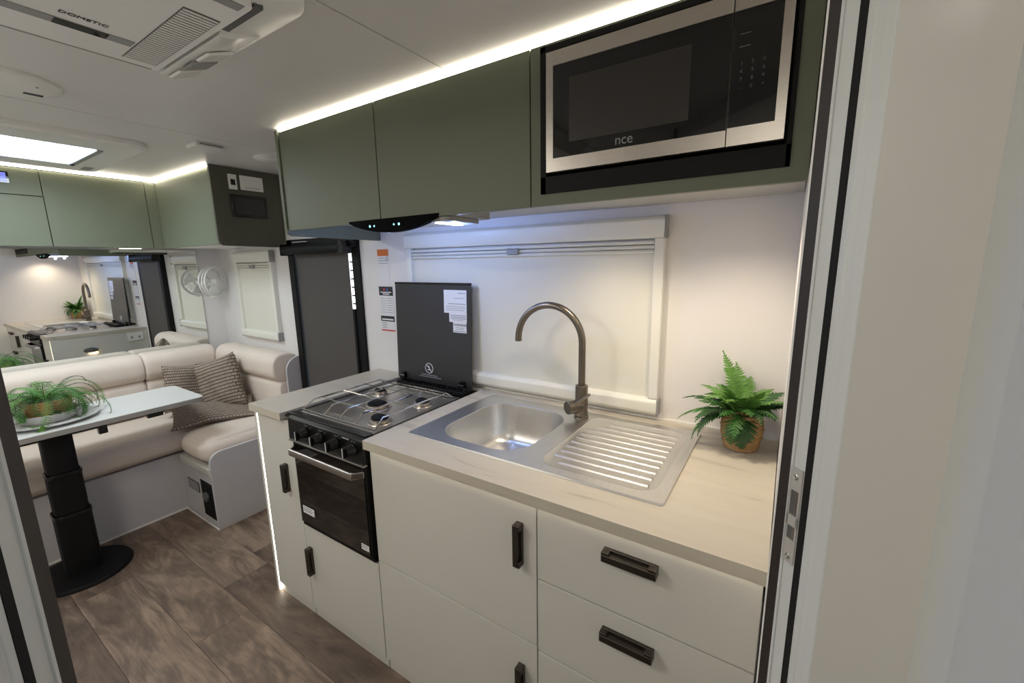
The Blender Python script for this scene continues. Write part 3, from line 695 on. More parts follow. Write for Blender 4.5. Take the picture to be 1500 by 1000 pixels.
# ------------------------------------------------------------------ stickers on the wall beside the cooker lid
YS = YB - 0.0008
def sticker(name, x0, x1, z0, z1, label, m='paper'):
    return tag(B(x0, x1, YS - 0.0008, YS, z0, z1).build(name, m), label, 'label')
s = sticker('wall_label', -1.790, -1.708, 1.440, 1.523, 'white warning label with orange heading beside the dark window')
B(-1.790, -1.708, YS - 0.0012, YS - 0.0007, 1.490, 1.523).build('orange_heading', 'orange', s)
for k in range(3): B(-1.784, -1.740 + 0.01 * k, YS - 0.0012, YS - 0.0007, 1.478 - k * 0.013, 1.481 - k * 0.013).build('text_line', 'greyink', s)
ring = MB(); ring.tube([(-1.722 + 0.008 * math.cos(a), YS - 0.001, 1.475 + 0.010 * math.sin(a)) for a in [2 * PI * k / 20 for k in range(20)]], 0.0012, 5, True); ring.build('round_symbol', 'ink', s)
sticker('wall_label', -1.796, -1.712, 1.338, 1.436, 'blank white label between the orange-headed label and the black-headed label')
s = sticker('wall_label', -1.797, -1.694, 1.186, 1.336, 'white notice with black heading and red and blue marks')
B(-1.797, -1.694, YS - 0.0012, YS - 0.0007, 1.290, 1.336).build('dark_heading', 'ink', s)
for x, m in ((-1.763, 'red'), (-1.742, 'blue')): B(x, x + 0.012, YS - 0.0016, YS - 0.0011, 1.316, 1.327).build('heading_mark', m, s)
for k in range(2): B(-1.785 + 0.015 * k, -1.705 - 0.015 * k, YS - 0.0016, YS - 0.0011, 1.3045 - k * 0.009, 1.3095 - k * 0.009).build('heading_text', 'paper', s)
for k in range(7):
    B(-1.790, -1.750, YS - 0.0012, YS - 0.0007, 1.274 - k * 0.012, 1.276 - k * 0.012).build('text_line', 'greyink', s)
    B(-1.742, -1.702, YS - 0.0012, YS - 0.0007, 1.274 - k * 0.012, 1.276 - k * 0.012).build('text_line', 'greyink', s)
s = sticker('wall_label', -1.796, -1.694, 1.105, 1.184, 'white notice with black heading and red bottom stripe')
B(-1.796, -1.694, YS - 0.0012, YS - 0.0007, 1.156, 1.184).build('dark_heading', 'ink', s)
B(-1.788, -1.702, YS - 0.0016, YS - 0.0011, 1.162, 1.170).build('heading_text', 'paper', s)
B(-1.796, -1.694, YS - 0.0012, YS - 0.0007, 1.105, 1.112).build('red_stripe', 'red', s)
for k in range(4): B(-1.790, -1.755 + 0.004 * (k % 2), YS - 0.0012, YS - 0.0007, 1.147 - k * 0.009, 1.150 - k * 0.009).build('text_line', 'greyink', s)

# ================================================================== DINETTE END
# mirror on the end wall
tag(B(XE + 0.0005, XE + 0.012, -1.51, 0.52, 0.80, 1.566).build('wall_mirror', 'mirror'), 'wide wall mirror above the sofa reflecting the kitchen', 'mirror')
LF = -3.38; LZ0, LZ1 = 1.572, 1.968
def locker_door(t, y0, y1, z0, z1): return B(LF - 0.017, LF, y0 + g, y1 - g, z0 + g, z1 - g).build('door', 'green', t, bevel=0.001)
t = thing('overhead_locker', (-3.46, -0.85, LZ0), 'grey-green overhead locker with small upper flap above the mirror', 'locker')
B(XE + 0.001, LF - 0.018, -1.51, -0.203, LZ0 + 0.012, LZ1).build('body', 'green', t)
locker_door(t, -1.51, -0.203, LZ0, 1.833); fl = locker_door(t, -1.51, -0.203, 1.833, LZ1)
dsp = B(LF, LF + 0.004, -0.40, -0.312, 1.886, 1.944).build('display', 'glassblk', fl, bevel=0.001)
for k in range(5): B(LF + 0.0041, LF + 0.0046, -0.345 + 0.004 * (k % 2), -0.322, 1.894 + k * 0.009, 1.899 + k * 0.009).build('display_digit', 'bluedisp', dsp)
t = thing('overhead_locker', (-3.46, 0.02, LZ0), 'wide grey-green overhead locker door next to the corner above the mirror', 'locker')
B(XE + 0.001, LF - 0.018, -0.203, 0.240, LZ0 + 0.012, LZ1).build('body', 'green', t)
locker_door(t, -0.203, 0.240, LZ0, LZ1)
B(LF - 0.016, LF - 0.001, 0.241, 0.292, LZ0, LZ1).build('corner_filler', 'green', t)
t = thing('corner_locker', (-3.05, 0.45, LZ0), 'grey-green overhead locker above the small window with dark end panel', 'locker')
B(LF - 0.015, -2.645, 0.312, YB - 0.002, LZ0 + 0.004, LZ1).build('body', 'white', t)
B(LF, -2.638, 0.293, 0.311, LZ0, LZ1).build('door', 'green', t, bevel=0.001)
ep = MB().prism([(0.286, CEIL - 0.002), (0.286, 1.60), (0.290, 1.580), (0.305, 1.566), (0.325, 1.564), (YB - 0.002, 1.560), (YB - 0.002, CEIL - 0.002)], 0, -2.636, -2.618)
# the panel face drops towards the aisle
ep.build('end_panel', 'greenend', t, bevel=0.002)
tag(B(LF + 0.004, LF + 0.012, -1.51, 0.300, LZ1 + 0.003, LZ1 + 0.012).build('led_strip', 'led'), 'light strip above the lockers over the mirror', 'light strip')
tag(B(LF + 0.02, -2.645, 0.282, 0.290, LZ1 + 0.003, LZ1 + 0.012).build('led_strip', 'led'), 'short light strip above the corner locker with dark end panel', 'light strip')
XP = -2.618
sw = tag(B(XP, XP + 0.008, 0.372, 0.415, 1.868, 1.947).build('wall_switch', 'white', bevel=0.002), 'small white switch with black rocker on dark end panel', 'switch')
B(XP + 0.008, XP + 0.010, 0.382, 0.405, 1.890, 1.920).build('rocker', 'black', sw)
sw = tag(B(XP, XP + 0.008, 0.432, 0.555, 1.871, 1.948).build('control_plate', 'white', bevel=0.002), 'wide white control plate on dark end panel', 'control panel')
B(XP + 0.008, XP + 0.0086, 0.455, 0.535, 1.882, 1.885).build('plate_line', 'greyink', sw)
tv = thing('touch_screen', (XP, 0.465, 1.73), 'black framed touch screen on dark end panel', 'screen')
B(XP, XP + 0.012, 0.372, 0.562, 1.722, 1.842).build('bezel', 'black', tv, bevel=0.003)
B(XP + 0.012, XP + 0.0125, 0.388, 0.546, 1.738, 1.826).build('display', 'screen', tv)
# glowing bar stands in for the hood lamp's reflection
t = thing('hood_reflection_bar', (-3.45, 0.15, LZ0), 'slim glowing bar under the lockers imitating the hood lamp reflection', 'light')
B(-3.50, -3.46, 0.09, 0.21, LZ0 + 0.001, LZ0 + 0.011).build('housing', 'white', t); B(-3.495, -3.465, 0.10, 0.20, LZ0 - 0.001, LZ0 + 0.0009).build('tube', 'ledpanel', t)

# seats
SB = 0.36
t = thing('bench_base', (-3.26, -0.4, 0), 'grey-white bench base along the mirror wall', 'seat base')
B(XE + 0.002, -2.98, YF + 0.003, YB - 0.002, 0.0, SB).build('box', 'base', t)
B(-2.98, -2.977, YF + 0.003, 0.066, 0.0, 0.012).build('skirting', 'white', t)
t = thing('bench_base', (-2.77, 0.36, 0), 'grey-white bench base with heater grille and dark recess', 'seat base')
B(-2.978, -2.576, 0.085, YB - 0.002, 0.0, SB).build('box', 'base', t)
B(-2.976, -2.576, 0.070, 0.085, 0.0, 0.30).build('front_panel', 'base', t)
MB().prism([(0.060, SB), (0.060, 0.318), (0.068, 0.305), (0.085, 0.305), (0.085, SB)], 0, -2.960, -2.578).build('ledge', 'cab', t, bevel=0.003)
ep = rounded_rect(0.064, 1.2, -0.5, 0.452, 0.06, 6)
poly = [(0.064, 0.0)] + [(0.064, 0.392)] + [(0.064 + 0.06 * (1 - math.cos(a)), 0.392 + 0.06 * math.sin(a)) for a in [PI / 2 * k / 6 for k in range(1, 7)]] + [(YB - 0.002, 0.452), (YB - 0.002, 0.0)]
MB().prism(poly, 0, -2.575, -2.557).build('end_panel', 'base', t, bevel=0.001)
gr = B(-2.915, -2.765, 0.067, 0.070, 0.165, 0.225).build('heater_grille', 'ink', t)
for k in range(9): B(-2.913 + k * 0.0165, -2.905 + k * 0.0165, 0.0667, 0.067, 0.168, 0.222).build('grille_slat', 'base', gr)
rc = B(-2.735, -2.595, 0.068, 0.0705, 0.045, 0.262).build('recess_panel', 'blackmat', t)
MB().lathe([(0.028, 0), (0.028, 0.012), (0.02, 0.016), (0, 0.016)], n=20, xf=Matrix.Translation((-2.675, 0.069, 0.17)) @ Matrix.Rotation(PI / 2, 4, 'X')).build('socket', 'midgrey', rc, smooth=True)
struct(B(-2.98, -2.557, 0.060, 0.064, 0.0, 0.010).build('trim_4', 'white'))

tag(cushion(-3.50, -2.94, YF + 0.02, 0.60, SB + 0.013, 0.505, 0.055, 0.012, 12).build('seat_cushion', 'leather', smooth=True), 'long cream seat cushion along the mirror wall', 'cushion')
t = tag(cushion(-2.918, -2.592, 0.060, 0.60, SB + 0.014, 0.510, 0.055, 0.014, 12).build('seat_cushion', 'leather', smooth=True), 'short cream seat cushion above the heater grille', 'cushion')
def roll(a0, a1, b0, b1, z0, z1, axis, r, bulge, m=24):
    # long padded roll: rounded profile (b, z) extruded along axis from a0 to a1 with softly closed ends
    prof = rounded_rect(b0, b1, z0, z1, r, 7); mb = MB()
    cb_, cz_ = (b0 + b1) / 2, (z0 + z1) / 2
    def ringat(a):
        e = min(a - a0, a1 - a); f = 1.0 if e > 0.025 else 0.86 + 0.14 * math.sqrt(max(0, 1 - (1 - e / 0.025) ** 2))
        ring = []
        for (p, z) in prof:
            wob = 1 + bulge * noise.noise(Vector((a * 3.0, p * 5, z * 5)))
            q = cb_ + (p - cb_) * f * wob; zz = cz_ + (z - cz_) * f * wob
            ring.append(Vector((q, a, zz)) if axis == 1 else Vector((a, q, zz)))
        return ring
    pos = [a0, a0 + 0.003, a0 + 0.008, a0 + 0.015, a0 + 0.025] + [a0 + 0.025 + (a1 - a0 - 0.05) * k / m for k in range(1, m)] + [a1 - 0.025, a1 - 0.015, a1 - 0.008, a1 - 0.003, a1]
    loft(mb, [ringat(a) for a in pos], cap_end=True, cap_start=True)
    return mb
def back(name, x0, x1, y0, y1, axis, label):
    t = thing(name, ((x0 + x1) / 2, (y0 + y1) / 2, 0.505), label, 'cushion')
    if axis == 0:   # facing +x
        roll(y0, y1, x0, x1, 0.738, 0.915, 1, 0.07, 0.02).build('bolster', 'leather', t, smooth=True)
        roll(y0, y1, x0 + 0.01, x1 - 0.025, 0.522, 0.745, 1, 0.04, 0.015).build('lower_pad', 'leather', t, smooth=True)
    else:
        roll(x0, x1, y0, y1, 0.738, 0.915, 0, 0.07, 0.02).build('bolster', 'leather', t, smooth=True)
        roll(x0, x1, y0 + 0.03, y1, 0.522, 0.745, 0, 0.04, 0.015).build('lower_pad', 'leather', t, smooth=True)
    return t
back('back_cushion', XE + 0.015, -3.36, -0.75, 0.085, 0, 'long cream back cushion under the mirror behind the table')
back('back_cushion', XE + 0.015, -3.36, 0.088, 0.49, 0, 'short cream back cushion under the mirror in the sofa corner')
back('back_cushion', XE + 0.015, -3.36, -1.50, -0.753, 0, 'cream back cushion at the far end of the mirror wall')
back('back_cushion', -3.36, -2.60, 0.475, YB - 0.01, 1, 'cream back cushion below the small window')
poly = [(0.545, 0.50), (0.545, 0.80)] + [(0.545 + 0.09 * (1 - math.cos(a)), 0.80 + 0.09 * math.sin(a)) for a in [PI / 2 * k / 6 for k in range(1, 7)]] + [(YB - 0.003, 0.89), (YB - 0.003, 0.50)]
tag(MB().prism(poly, 0, -2.590, -2.572).build('arm_panel', 'base', bevel=0.002), 'small rounded grey-white end panel beside the sofa back', 'panel')

# scatter cushions
def pillow(name, w_, h_, th, label, xf, folds=0.0, group=None, seed=0):
    n = 28; me = bpy.data.meshes.new(name); vs = []; uvs = []; fs = []
    for s in (1, -1):
        for j in range(n + 1):
            for i in range(n + 1):
                u = 2 * i / n - 1; v = 2 * j / n - 1
                k = (1 - u ** 4) * (1 - v ** 4)
                pin = 1 - 0.07 * (1 - abs(u) ** 3) * abs(v) ** 2 - 0.0
                pin2 = 1 - 0.07 * (1 - abs(v) ** 3) * abs(u) ** 2
                x = u * w_ / 2 * pin2; y = v * h_ / 2 * pin
                z = s * th / 2 * max(0, k) ** 0.42
                nz = noise.noise(Vector((u * 1.6 + seed, v * 1.6, s * 0.3)))
                z += nz * 0.012
                if folds:
                    z += folds * (math.sin(3.1 * u + 1.5 * v + seed) * 0.5 + 0.5 * noise.noise(Vector((u * 2.2 + seed, v * 2.2, 1.0)))) * (1 - 0.4 * abs(u))
                vs.append((x, y, z)); uvs.append((i / n, j / n))
    m1 = (n + 1) ** 2
    for s in range(2):
        for j in range(n):
            for i in range(n):
                a = s * m1 + j * (n + 1) + i; q = (a, a + 1, a + n + 2, a + n + 1); fs.append(q if s == 0 else q[::-1])
    me.from_pydata(vs, [], fs); ul = me.uv_layers.new(name='UVMap')
    for p in me.polygons:
        for li in p.loop_indices: ul.data[li].uv = uvs[me.loops[li].vertex_index]
    b = bmesh.new(); b.from_mesh(me); bmesh.ops.remove_doubles(b, verts=b.verts, dist=0.0008); b.to_mesh(me); b.free()
    me.materials.append(MT['pattern']); me.shade_smooth()
    o = bpy.data.objects.new(name, me); COL.objects.link(o); o.matrix_world = xf
    return tag(o, label, 'cushion', group)
def frame_xf(loc, right_v, up_v):
    R = Vector(right_v).normalized(); U = Vector(up_v); U = (U - R * U.dot(R)).normalized(); N = R.cross(U)
    X = Matrix.Identity(4)
    for i in range(3): X[i][0] = R[i]; X[i][1] = U[i]; X[i][2] = N[i]; X[i][3] = loc[i]
    return X
pillow('scatter_cushion', 0.30, 0.30, 0.11, 'brown woven cushion leaning against the back under the mirror', frame_xf((-3.245, 0.27, 0.675), (0.05, 1.0, -0.14), (-0.25, 0.10, 1.0)), seed=1)
pillow('scatter_cushion', 0.30, 0.35, 0.12, 'brown woven cushion standing on its corner in the sofa corner', frame_xf((-3.045, 0.365, 0.705), (0.86, 0.40, 0.30), (-0.20, 0.10, 1.0)), seed=2)
pillow('scatter_cushion', 0.44, 0.24, 0.05, 'crumpled brown woven cushion lying flat on the cream seat', frame_xf((-2.93, 0.265, 0.572), (0.34, 0.94, 0.0), (-1.0, 0.36, 0.34)), folds=0.020, seed=3)

# fan on the end wall
FX, FYc, FZ = -3.42, 0.555, 1.345
t = thing('wall_fan', (XE, FYc, FZ), 'small white caged fan on the wall beside the mirror', 'fan')
XF = Matrix.Translation((FX, FYc, FZ)) @ Matrix.Rotation(math.radians(28), 4, 'Z') @ Matrix.Rotation(math.radians(-6), 4, 'X') @ Matrix.Rotation(PI / 2, 4, 'Y')
def circ(r, z, n=40): return [XF @ Vector((r * math.cos(2 * PI * k / n), r * math.sin(2 * PI * k / n), z)) for k in range(n)]
RF = 0.098
gd = MB().tube(circ(RF, 0.022), 0.0055, 8, True).tube(circ(RF, -0.022), 0.0055, 8, True).tube(circ(RF, 0.0), 0.0035, 8, True).build('guard_ring', 'white', t, smooth=True)
wv = MB()
for s in (1, -1):
    for k in range(24):
        a = 2 * PI * k / 24
        wv.tube([XF @ Vector((r * math.cos(a + tw), r * math.sin(a + tw), s * z)) for r, z, tw in ((0.022, 0.040, 0), (0.05, 0.038, 0.08), (0.08, 0.032, 0.12), (RF, 0.022, 0.12))], 0.0011, 5)
    wv.tube([XF @ Vector((0.06 * math.cos(2 * PI * k / 30), 0.06 * math.sin(2 * PI * k / 30), s * 0.0365)) for k in range(30)], 0.0011, 5, True)
o = wv.build('guard_wires', 'white', t, smooth=True)
MB().lathe([(0.024, -0.045), (0.024, 0.036), (0.020, 0.042), (0.0, 0.043)], n=24, xf=XF).build('hub', 'white', t, smooth=True)
for k in range(3):
    a0 = 2 * PI * k / 3
    def blade(u, v, a0=a0):
        r = 0.02 + 0.066 * u; a = a0 + (v - 0.5) * (0.7 + 0.55 * u) + 0.3 * u
        return XF @ Vector((r * math.cos(a), r * math.sin(a), (v - 0.5) * 0.026))
    bl = MB().grid(blade, 6, 6).build('blade', 'lens', t, smooth=True)
    so = bl.modifiers.new('thick', 'SOLIDIFY'); so.thickness = 0.0015
c1 = XF @ Vector((0, 0, -0.045))
MB().tube([c1, c1 + Vector((-0.03, 0.0, -0.01)), Vector((XE + 0.006, FYc - 0.01, FZ - 0.02))], 0.011, 12).build('mount_arm', 'white', t, smooth=True)
MB().lathe([(0.03, 0), (0.03, 0.006), (0.024, 0.010)], n=24, xf=Matrix.Translation((XE + 0.0005, FYc - 0.01, FZ - 0.02)) @ Matrix.Rotation(PI / 2, 4, 'Y')).build('wall_base', 'white', t, smooth=True)
MB().lathe([(0.008, -0.03), (0.008, 0.03)], n=12, xf=XF @ Matrix.Translation((-RF - 0.004, 0, 0))).lathe([(0.008, -0.03), (0.008, 0.03)], n=12, xf=XF @ Matrix.Translation((RF + 0.004, 0, 0))).build('clip', 'white', t, smooth=True)

# table
TZ = 0.752; PX, PY = -2.775, -0.440
t = thing('dinette_table', (PX, PY, 0), 'pale grey pedestal table with black column beside the sofa', 'table')
tp = MB().prism(rounded_rect(-3.075, -2.655, -1.02, 0.125, 0.035, 5), 2, TZ - 0.003, TZ).build('top', 'tabletop', t)
MB().prism(rounded_rect(-3.075, -2.655, -1.02, 0.125, 0.035, 5), 2, TZ - 0.025, TZ - 0.003).build('top_edge', 'tedge', t)
MB().lathe([(0.18, 0), (0.18, 0.006), (0.172, 0.016), (0.10, 0.024), (0.0, 0.024)], c=(PX, PY, 0.0005), n=48).build('base', 'blackmat', t, smooth=True)
for k, (z0, z1, wx, wy) in enumerate(((0.02, 0.33, 0.060, 0.063), (0.33, 0.53, 0.055, 0.058), (0.53, 0.722, 0.050, 0.053))):
    MB().prism(rounded_rect(PX - wx, PX + wx, PY - wy, PY + wy, 0.03, 5), 2, z0, z1).build('column', 'blackmat', t, bevel=0.002)
    MB().prism(rounded_rect(PX - wx - 0.0025, PX + wx + 0.0025, PY - wy - 0.0025, PY + wy + 0.0025, 0.03, 5), 2, z1 - 0.018, z1).build('collar', 'black', t, bevel=0.002)
B(PX - 0.10, PX + 0.09, PY - 0.14, PY + 0.14, 0.712, TZ - 0.026).build('mounting_plate', 'blackmat', t)
for yv, wv_, dz in ((-0.315, 0.032, 0.042), (-0.13, 0.065, 0.024)):
    B(-2.69, -2.660, yv, yv + wv_, TZ - 0.025 - dz, TZ - 0.026).build('bracket', 'black', t, bevel=0.002)
MB().tube([(-2.675, -0.29, 0.722), (-2.675, -0.12, 0.722)], 0.003, 8).build('slide_rod', 'steel', t)

# plates and fern on the table
FC = Vector((-2.86, -0.43, TZ))
o = MB().lathe([(0.085, 0.0), (0.10, 0.003), (0.165, 0.012), (0.172, 0.018), (0.165, 0.019), (0.10, 0.009), (0.0, 0.008)], c=FC, n=48).build('serving_plate', 'stoneware', smooth=True)
tag(o, 'flat grey stoneware plate under the bowl on the table', 'plate')
o = MB().lathe([(0.07, 0.010), (0.09, 0.012), (0.112, 0.045), (0.115, 0.052), (0.108, 0.052), (0.088, 0.018), (0.0, 0.016)], c=FC, n=48).build('stone_bowl', 'stoneware', smooth=True)
tag(o, 'shallow grey stoneware bowl on the plate holding the table fern', 'bowl')

def frond(mb, base, d_out, up0, L, droop, npair, leaf_l, leaf_w, leaf_fn=None, curl=0.0, droop_leaf=0.15, zmin=None, gap=0):
    # rachis starts going up0/out and bends down; leaflets in pairs
    d = Vector(d_out).normalized(); pos = Vector(base); ang = up0
    n = npair; step = L / n; pts = [pos.copy()]
    side = Vector((-d.y, d.x, 0)).normalized()
    for i in range(n):
        t_ = i / n
        dirv = d * math.cos(ang) + Vector((0, 0, 1)) * math.sin(ang)
        dirv = (dirv + side * curl * t_).normalized()
        pos = pos + dirv * step
        if zmin and pos.z < zmin(pos): pos.z = zmin(pos)
        pts.append(pos.copy())
        nrm = side.cross(dirv).normalized()
        ll = leaf_l * (leaf_fn(t_) if leaf_fn else math.sin(PI * (0.12 + 0.85 * t_)) ** 0.7)
        if i > 0:
            for s in (1, -1):
                ld_ = (side * s + dirv * 0.45 - nrm * (0.0) + Vector((0, 0, -droop_leaf * random.uniform(0.3, 1.4)))).normalized()
                w2 = leaf_w * (0.6 + 0.4 * ll / leaf_l)
                a = pos - dirv * w2 * 0.5; b = pos + dirv * w2 * 0.5
                m1 = pos + ld_ * ll * 0.55 + dirv * w2 * 0.55; m0 = pos + ld_ * ll * 0.55 - dirv * w2 * 0.4
                tip = pos + ld_ * ll + dirv * w2 * 0.3
                if zmin:
                    for q in (m1, m0, tip): q.z = max(q.z, zmin(q))
                mb.add([a, m0, tip, m1, b, pos + ld_ * ll * 0.5 + nrm * w2 * 0.12], [(0, 1, 5), (1, 2, 5), (2, 3, 5), (3, 4, 5), (4, 0, 5)])
        ang -= droop * step / L * (1.0 + 0.6 * t_)
    mb.tube(pts[::2] + [pts[-1]], [0.0012] * (len(pts[::2]) + 1), 4)
    return mb
t = thing('potted_fern', FC + Vector((0, 0, 0.016)), 'trailing fine-leaved fern in tan pot in the bowl on the table', 'plant')
MB().lathe([(0.065, 0.0), (0.072, 0.002), (0.084, 0.06), (0.086, 0.092), (0.080, 0.092), (0.078, 0.08)], c=FC + Vector((0, 0, 0.0165)), n=40).build('pot', 'terracotta', t, smooth=True)
MB().lathe([(0.078, 0), (0.05, 0.008), (0.0, 0.01)], c=FC + Vector((0, 0, 0.096)), n=24, close=False).build('soil', 'soil', t, smooth=True)
def table_floor(p):
    if -3.09 < p.x < -2.64 and p.y < 0.14:
        r = math.hypot(p.x - FC.x, p.y - FC.y)
        return TZ + (0.060 if r < 0.118 else 0.026 if r < 0.175 else 0.006)
    return 0.56
for k in range(70):
    a = 2 * PI * k / 70 + random.uniform(-0.15, 0.15)
    r0 = random.uniform(0.0, 0.05)
    if abs(a) < 0.55 or abs(a - 2 * PI) < 0.55:
        if k % 3: continue
    L = random.uniform(0.15, 0.26) if k % 6 else random.uniform(0.28, 0.34)
    mb = frond(MB(), FC + Vector((r0 * math.cos(a), r0 * math.sin(a), 0.104)), (math.cos(a), math.sin(a), 0), random.uniform(0.35, 1.2), L, random.uniform(1.5, 3.1), int(L / 0.0105), random.uniform(0.022, 0.032), 0.0040, curl=random.uniform(-0.6, 0.6), zmin=table_floor)
    mb.build('frond', random.choice(['tleaf', 'leafd', 'leaf', 'leafl']), t)

# fern on the worktop
WC = Vector((-0.086, 0.545, BT))
t = thing('potted_fern', WC, 'bushy green fern in woven wicker pot on the worktop', 'plant')
def weave(a, z):
    u = a * 8 / PI; v = z * 75
    s1 = abs(((u + v) % 2) - 1); s2 = abs(((u - v) % 2) - 1)
    return 1.0 + 0.075 * (max(0, 1 - s1 * 3) if (math.floor(u) + math.floor(v)) % 2 else max(0, 1 - s2 * 3)) + 0.012 * math.sin(z * 1400)
prof = [(0.038, 0.0), (0.046, 0.003)] + [(0.0465 + 0.010 * math.sin(PI * min(1, q / 56) * 0.75), 0.006 + 0.104 * q / 64) for q in range(65)] + [(0.050, 0.112), (0.046, 0.108)]
MB().lathe(prof, c=WC, n=200, fn=weave).build('pot', 'wicker', t, smooth=True)
MB().lathe([(0.046, 0), (0.03, 0.006), (0.0, 0.008)], c=WC + Vector((0, 0, 0.098)), n=24, close=False).build('soil', 'soil', t, smooth=True)
def shape(t_): return max(0.12, math.sin(PI * min(1, 0.25 + 0.8 * t_)) ** 0.8)
spec = []
for k in range(34):
    a = 2 * PI * k / 34 + random.uniform(-0.12, 0.12)
    spec.append((a, random.uniform(0.45, 1.3), random.uniform(0.10, 0.155), random.uniform(0.5, 1.7)))
spec += [(PI * 1.5, 0.2, 0.14, 2.3), (PI * 1.42, 0.3, 0.13, 2.1), (PI * 1.6, 0.3, 0.12, 2.2), (PI, 0.25, 0.18, 0.9), (PI * 0.95, 0.6, 0.17, 0.9), (PI * 1.1, 0.1, 0.17, 1.3), (PI * 1.2, 0.4, 0.16, 1.5),
         (-0.1, 0.8, 0.14, 0.5), (0.4, 0.9, 0.15, 0.5), (-0.3, 0.6, 0.12, 0.8), (PI * 0.75, 1.3, 0.19, 0.3), (PI * 0.6, 1.2, 0.16, 0.4), (PI * 1.3, 1.2, 0.13, 0.5), (PI * 1.6, 1.1, 0.12, 0.6)]
def bench_floor(p): return BT + 0.006
for k, (a, up, L, dp) in enumerate(spec):
    dx, dy = math.cos(a), math.sin(a)
    if dx > 0.2: L = min(L, 0.080 / dx if up < 0.7 else 0.12)
    if dy > 0.2 and up < 0.9: L = min(L, 0.09)
    mb = frond(MB(), WC + Vector((0.014 * dx, 0.014 * dy, 0.104)), (dx, dy, 0), up, L, dp, max(10, int(L / 0.0082)), 0.032, 0.0092, shape, curl=random.uniform(-0.15, 0.15), droop_leaf=0.25, zmin=bench_floor)
    mb.build('frond', ('leafd', 'leaf', 'leafd', 'leaf')[k % 4] if up < 1.0 else 'leafl', t)

# power outlet and courtesy light on the kitchen end panel (seen in the mirror)
t = thing('power_outlet', (XL, 0.565, 0.80), 'white double power outlet on the kitchen end panel', 'outlet')
B(XL - 0.008, XL, 0.505, 0.622, 0.770, 0.845).build('plate', 'white', t, bevel=0.002)
for yv in (0.535, 0.592): B(XL - 0.0085, XL - 0.008, yv - 0.008, yv + 0.008, 0.795, 0.815).build('socket', 'greyink', t)
t = thing('courtesy_light', (XL, 0.24, 0.72), 'small dark oval courtesy light on the kitchen end panel', 'light')
MB().lathe([(0.05, 0), (0.05, 0.01), (0.04, 0.022), (0.0, 0.026)], n=28, xf=Matrix.Translation((XL, 0.24, 0.735)) @ Matrix.Rotation(-PI / 2, 4, 'Y') @ Matrix.Scale(0.45, 4, (1, 0, 0))).build('hood', 'midgrey', t, smooth=True)
B(XL - 0.014, XL, 0.225, 0.28, 0.702, 0.712).build('lamp', 'lampwarm', t)

# ================================================================== CEILING FITTINGS
# air conditioner
t = thing('air_conditioner', (-1.15, -0.53, CEIL), 'white ceiling air conditioner with louvred grille', 'air conditioner')
AX0, AX1, AY0, AY1 = -1.430, -0.85, -0.86, -0.215
sh_ = MB(); loft(sh_, [rr(AX0, AX1, AY0, AY1, 0.09, CEIL - 0.0005, 8), rr(AX0, AX1, AY0, AY1, 0.09, CEIL - 0.012, 8), rr(AX0 + 0.012, AX1 - 0.012, AY0 + 0.012, AY1 - 0.012, 0.08, CEIL - 0.020, 8), rr(AX0 + 0.040, AX1 - 0.03, AY0 + 0.04, AY1 - 0.095, 0.05, CEIL - 0.044, 8)], cap_end=True, cap_start=True)
sh_.build('shell', 'acwhite', t, smooth=True)
ZF = CEIL - 0.056
MB().prism(rounded_rect(-1.372, -0.895, -0.81, -0.330, 0.015, 4), 2, ZF, CEIL - 0.043).build('centre_panel', 'acwhite', t, bevel=0.003)
for k in range(30):
    x = -1.333 + k * 0.0112
    B(x, x + 0.006, -0.407, -0.348, ZF - 0.002, ZF + 0.0005).build('grille_slat', 'white', t)
B(-1.335, -0.998, -0.409, -0.346, ZF - 0.0008, ZF - 0.0002).build('grille_backing', 'midgrey', t)
B(-1.264, -1.234, -0.64, -0.413, ZF - 0.0012, ZF - 0.0001).build('trim_strip', 'greyp', t)
B(-1.262, -1.236, -0.535, -0.455, ZF - 0.0022, ZF - 0.0012).build('dark_window', 'glassblk', t)
text('brand_text', 'DOMETIC', 0.0165, (-1.206, -0.537, ZF - 0.0006), (0, 1, 0), (1, 0, 0), 'ink', t)
MB().prism([(-0.318, CEIL - 0.043), (-0.322, CEIL - 0.054), (-0.300, CEIL - 0.052), (-0.236, CEIL - 0.026), (-0.232, CEIL - 0.020)], 0, -1.385, -1.06).build('air_outlet', 'lens', t, bevel=0.002)
for k in range(3):
    x = -1.378 + 0.078 * k
    MB().prism([(-0.306, CEIL - 0.056), (-0.300, CEIL - 0.060), (-0.248, CEIL - 0.040), (-0.244, CEIL - 0.031)], 0, x, x + 0.062).build('louvre', ('white', 'greyp', 'lens')[k], t, bevel=0.002)
B(-1.04, -0.90, -0.328, -0.312, CEIL - 0.050, CEIL - 0.038).build('outlet_slot', 'midgrey', t)
B(-1.366, -1.360, -0.80, -0.345, ZF - 0.0006, ZF - 0.0001).build('edge_groove', 'greyp', t)
B(-0.930, -0.905, -0.52, -0.345, ZF - 0.0015, ZF - 0.0001).build('side_louvre', 'greyp', t)
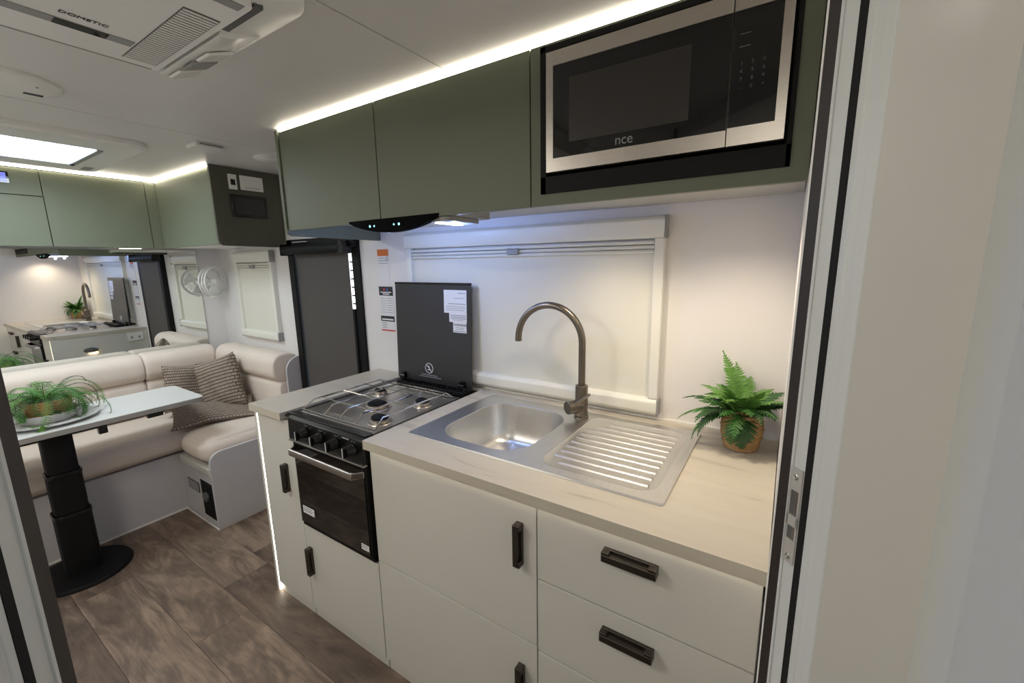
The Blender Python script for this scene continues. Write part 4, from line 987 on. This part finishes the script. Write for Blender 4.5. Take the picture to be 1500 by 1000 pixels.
# roof hatch
t = thing('roof_hatch', (-2.83, -0.43, CEIL), 'white roof hatch letting in bright daylight above the table', 'hatch')
hx0, hx1, hy0, hy1 = -3.20, -2.40, -0.88, -0.02
gx0, gx1, gy0, gy1 = -3.06, -2.60, -0.78, -0.150
fr = MB(); loft(fr, [rr(hx0, hx1, hy0, hy1, 0.07, CEIL - 0.0005, 8), rr(hx0, hx1, hy0, hy1, 0.07, CEIL - 0.018, 8), rr(hx0 + 0.012, hx1 - 0.012, hy0 + 0.012, hy1 - 0.012, 0.06, CEIL - 0.027, 8), rr(hx0 + 0.03, hx1 - 0.03, hy0 + 0.03, hy1 - 0.03, 0.05, CEIL - 0.022, 8), rr(gx0, gx1, gy0, gy1, 0.012, CEIL - 0.022, 8), rr(gx0, gx1, gy0, gy1, 0.012, CEIL - 0.006, 8)])
fr.build('surround', 'white', t, smooth=True)
B(gx0 - 0.002, gx1 + 0.002, gy0 - 0.002, gy1 + 0.002, CEIL - 0.010, CEIL - 0.006).build('skylight_pane', 'day', t)
B(gx0, gx1, gy1 - 0.002, gy1 + 0.018, CEIL - 0.027, CEIL - 0.0215).build('blind_handle', 'greyp', t)
B(gx0 + 0.02, gx0 + 0.05, gy1 - 0.004, gy1 + 0.010, CEIL - 0.031, CEIL - 0.027).build('catch', 'ink', t)
for k in range(14): MB().lathe([(0.004, 0), (0.004, 0.003)], c=(gx1 + 0.02, gy0 + 0.04 + k * 0.042, CEIL - 0.0255), n=8).build('led_bead', 'white', t)
B(hx0 + 0.05, hx0 + 0.13, hy1 - 0.07, hy1 - 0.035, CEIL - 0.0245, CEIL - 0.0215).build('speaker_patch', 'greyp', t)
# round ceiling vent, small boxes
t = thing('ceiling_alarm', (-1.93, -0.50, CEIL), 'round white ceiling alarm between air conditioner and roof hatch', 'alarm')
MB().lathe([(0.115, 0), (0.115, -0.008), (0.10, -0.016), (0.07, -0.020), (0.0, -0.021)], c=(-1.935, -0.50, CEIL), n=48, close=False).build('disc', 'white', t, smooth=True)
B(-1.955, -1.94, -0.465, -0.425, CEIL - 0.0215, CEIL - 0.019).build('mark', 'ink', t); B(-1.875, -1.870, -0.452, -0.446, CEIL - 0.020, CEIL - 0.016).build('pin', 'greyp', t)
t = thing('detector_box', (-2.24, 0.13, CEIL), 'small rectangular white box on the ceiling near the dark panel', 'detector')
B(-2.30, -2.20, 0.072, 0.185, CEIL - 0.018, CEIL).build('case', 'white', t, bevel=0.003); B(-2.198, -2.196, 0.085, 0.175, CEIL - 0.010, CEIL - 0.006).build('slot', 'midgrey', t)
tag(MB().lathe([(0.05, 0), (0.05, -0.006), (0.04, -0.014), (0.0, -0.016)], c=(-2.27, 0.40, CEIL), n=32, close=False).build('ceiling_speaker', 'white', smooth=True), 'small round white disc on the ceiling beside the green kitchen cabinet', 'speaker')
# assumed ceiling lamps, out of view, added to light shower room and aisle
for x, yv, s, lab in ((-0.10, -1.22, 0.10, 'added square ceiling lamp, unseen, in the shower room'), (-1.6, -1.15, 0.17, 'added square fill lamp, unseen, over the aisle')):
    t = thing('added_ceiling_lamp', (x, yv, CEIL), lab, 'lamp')
    MB().prism(rounded_rect(x - s - 0.01, x + s + 0.01, yv - s - 0.01, yv + s + 0.01, 0.02, 4), 2, CEIL - 0.012, CEIL).build('housing', 'white', t, bevel=0.002)
    MB().prism(rounded_rect(x - s, x + s, yv - s, yv + s, 0.02, 4), 2, CEIL - 0.015, CEIL - 0.012).build('diffuser', 'ledpanel', t)
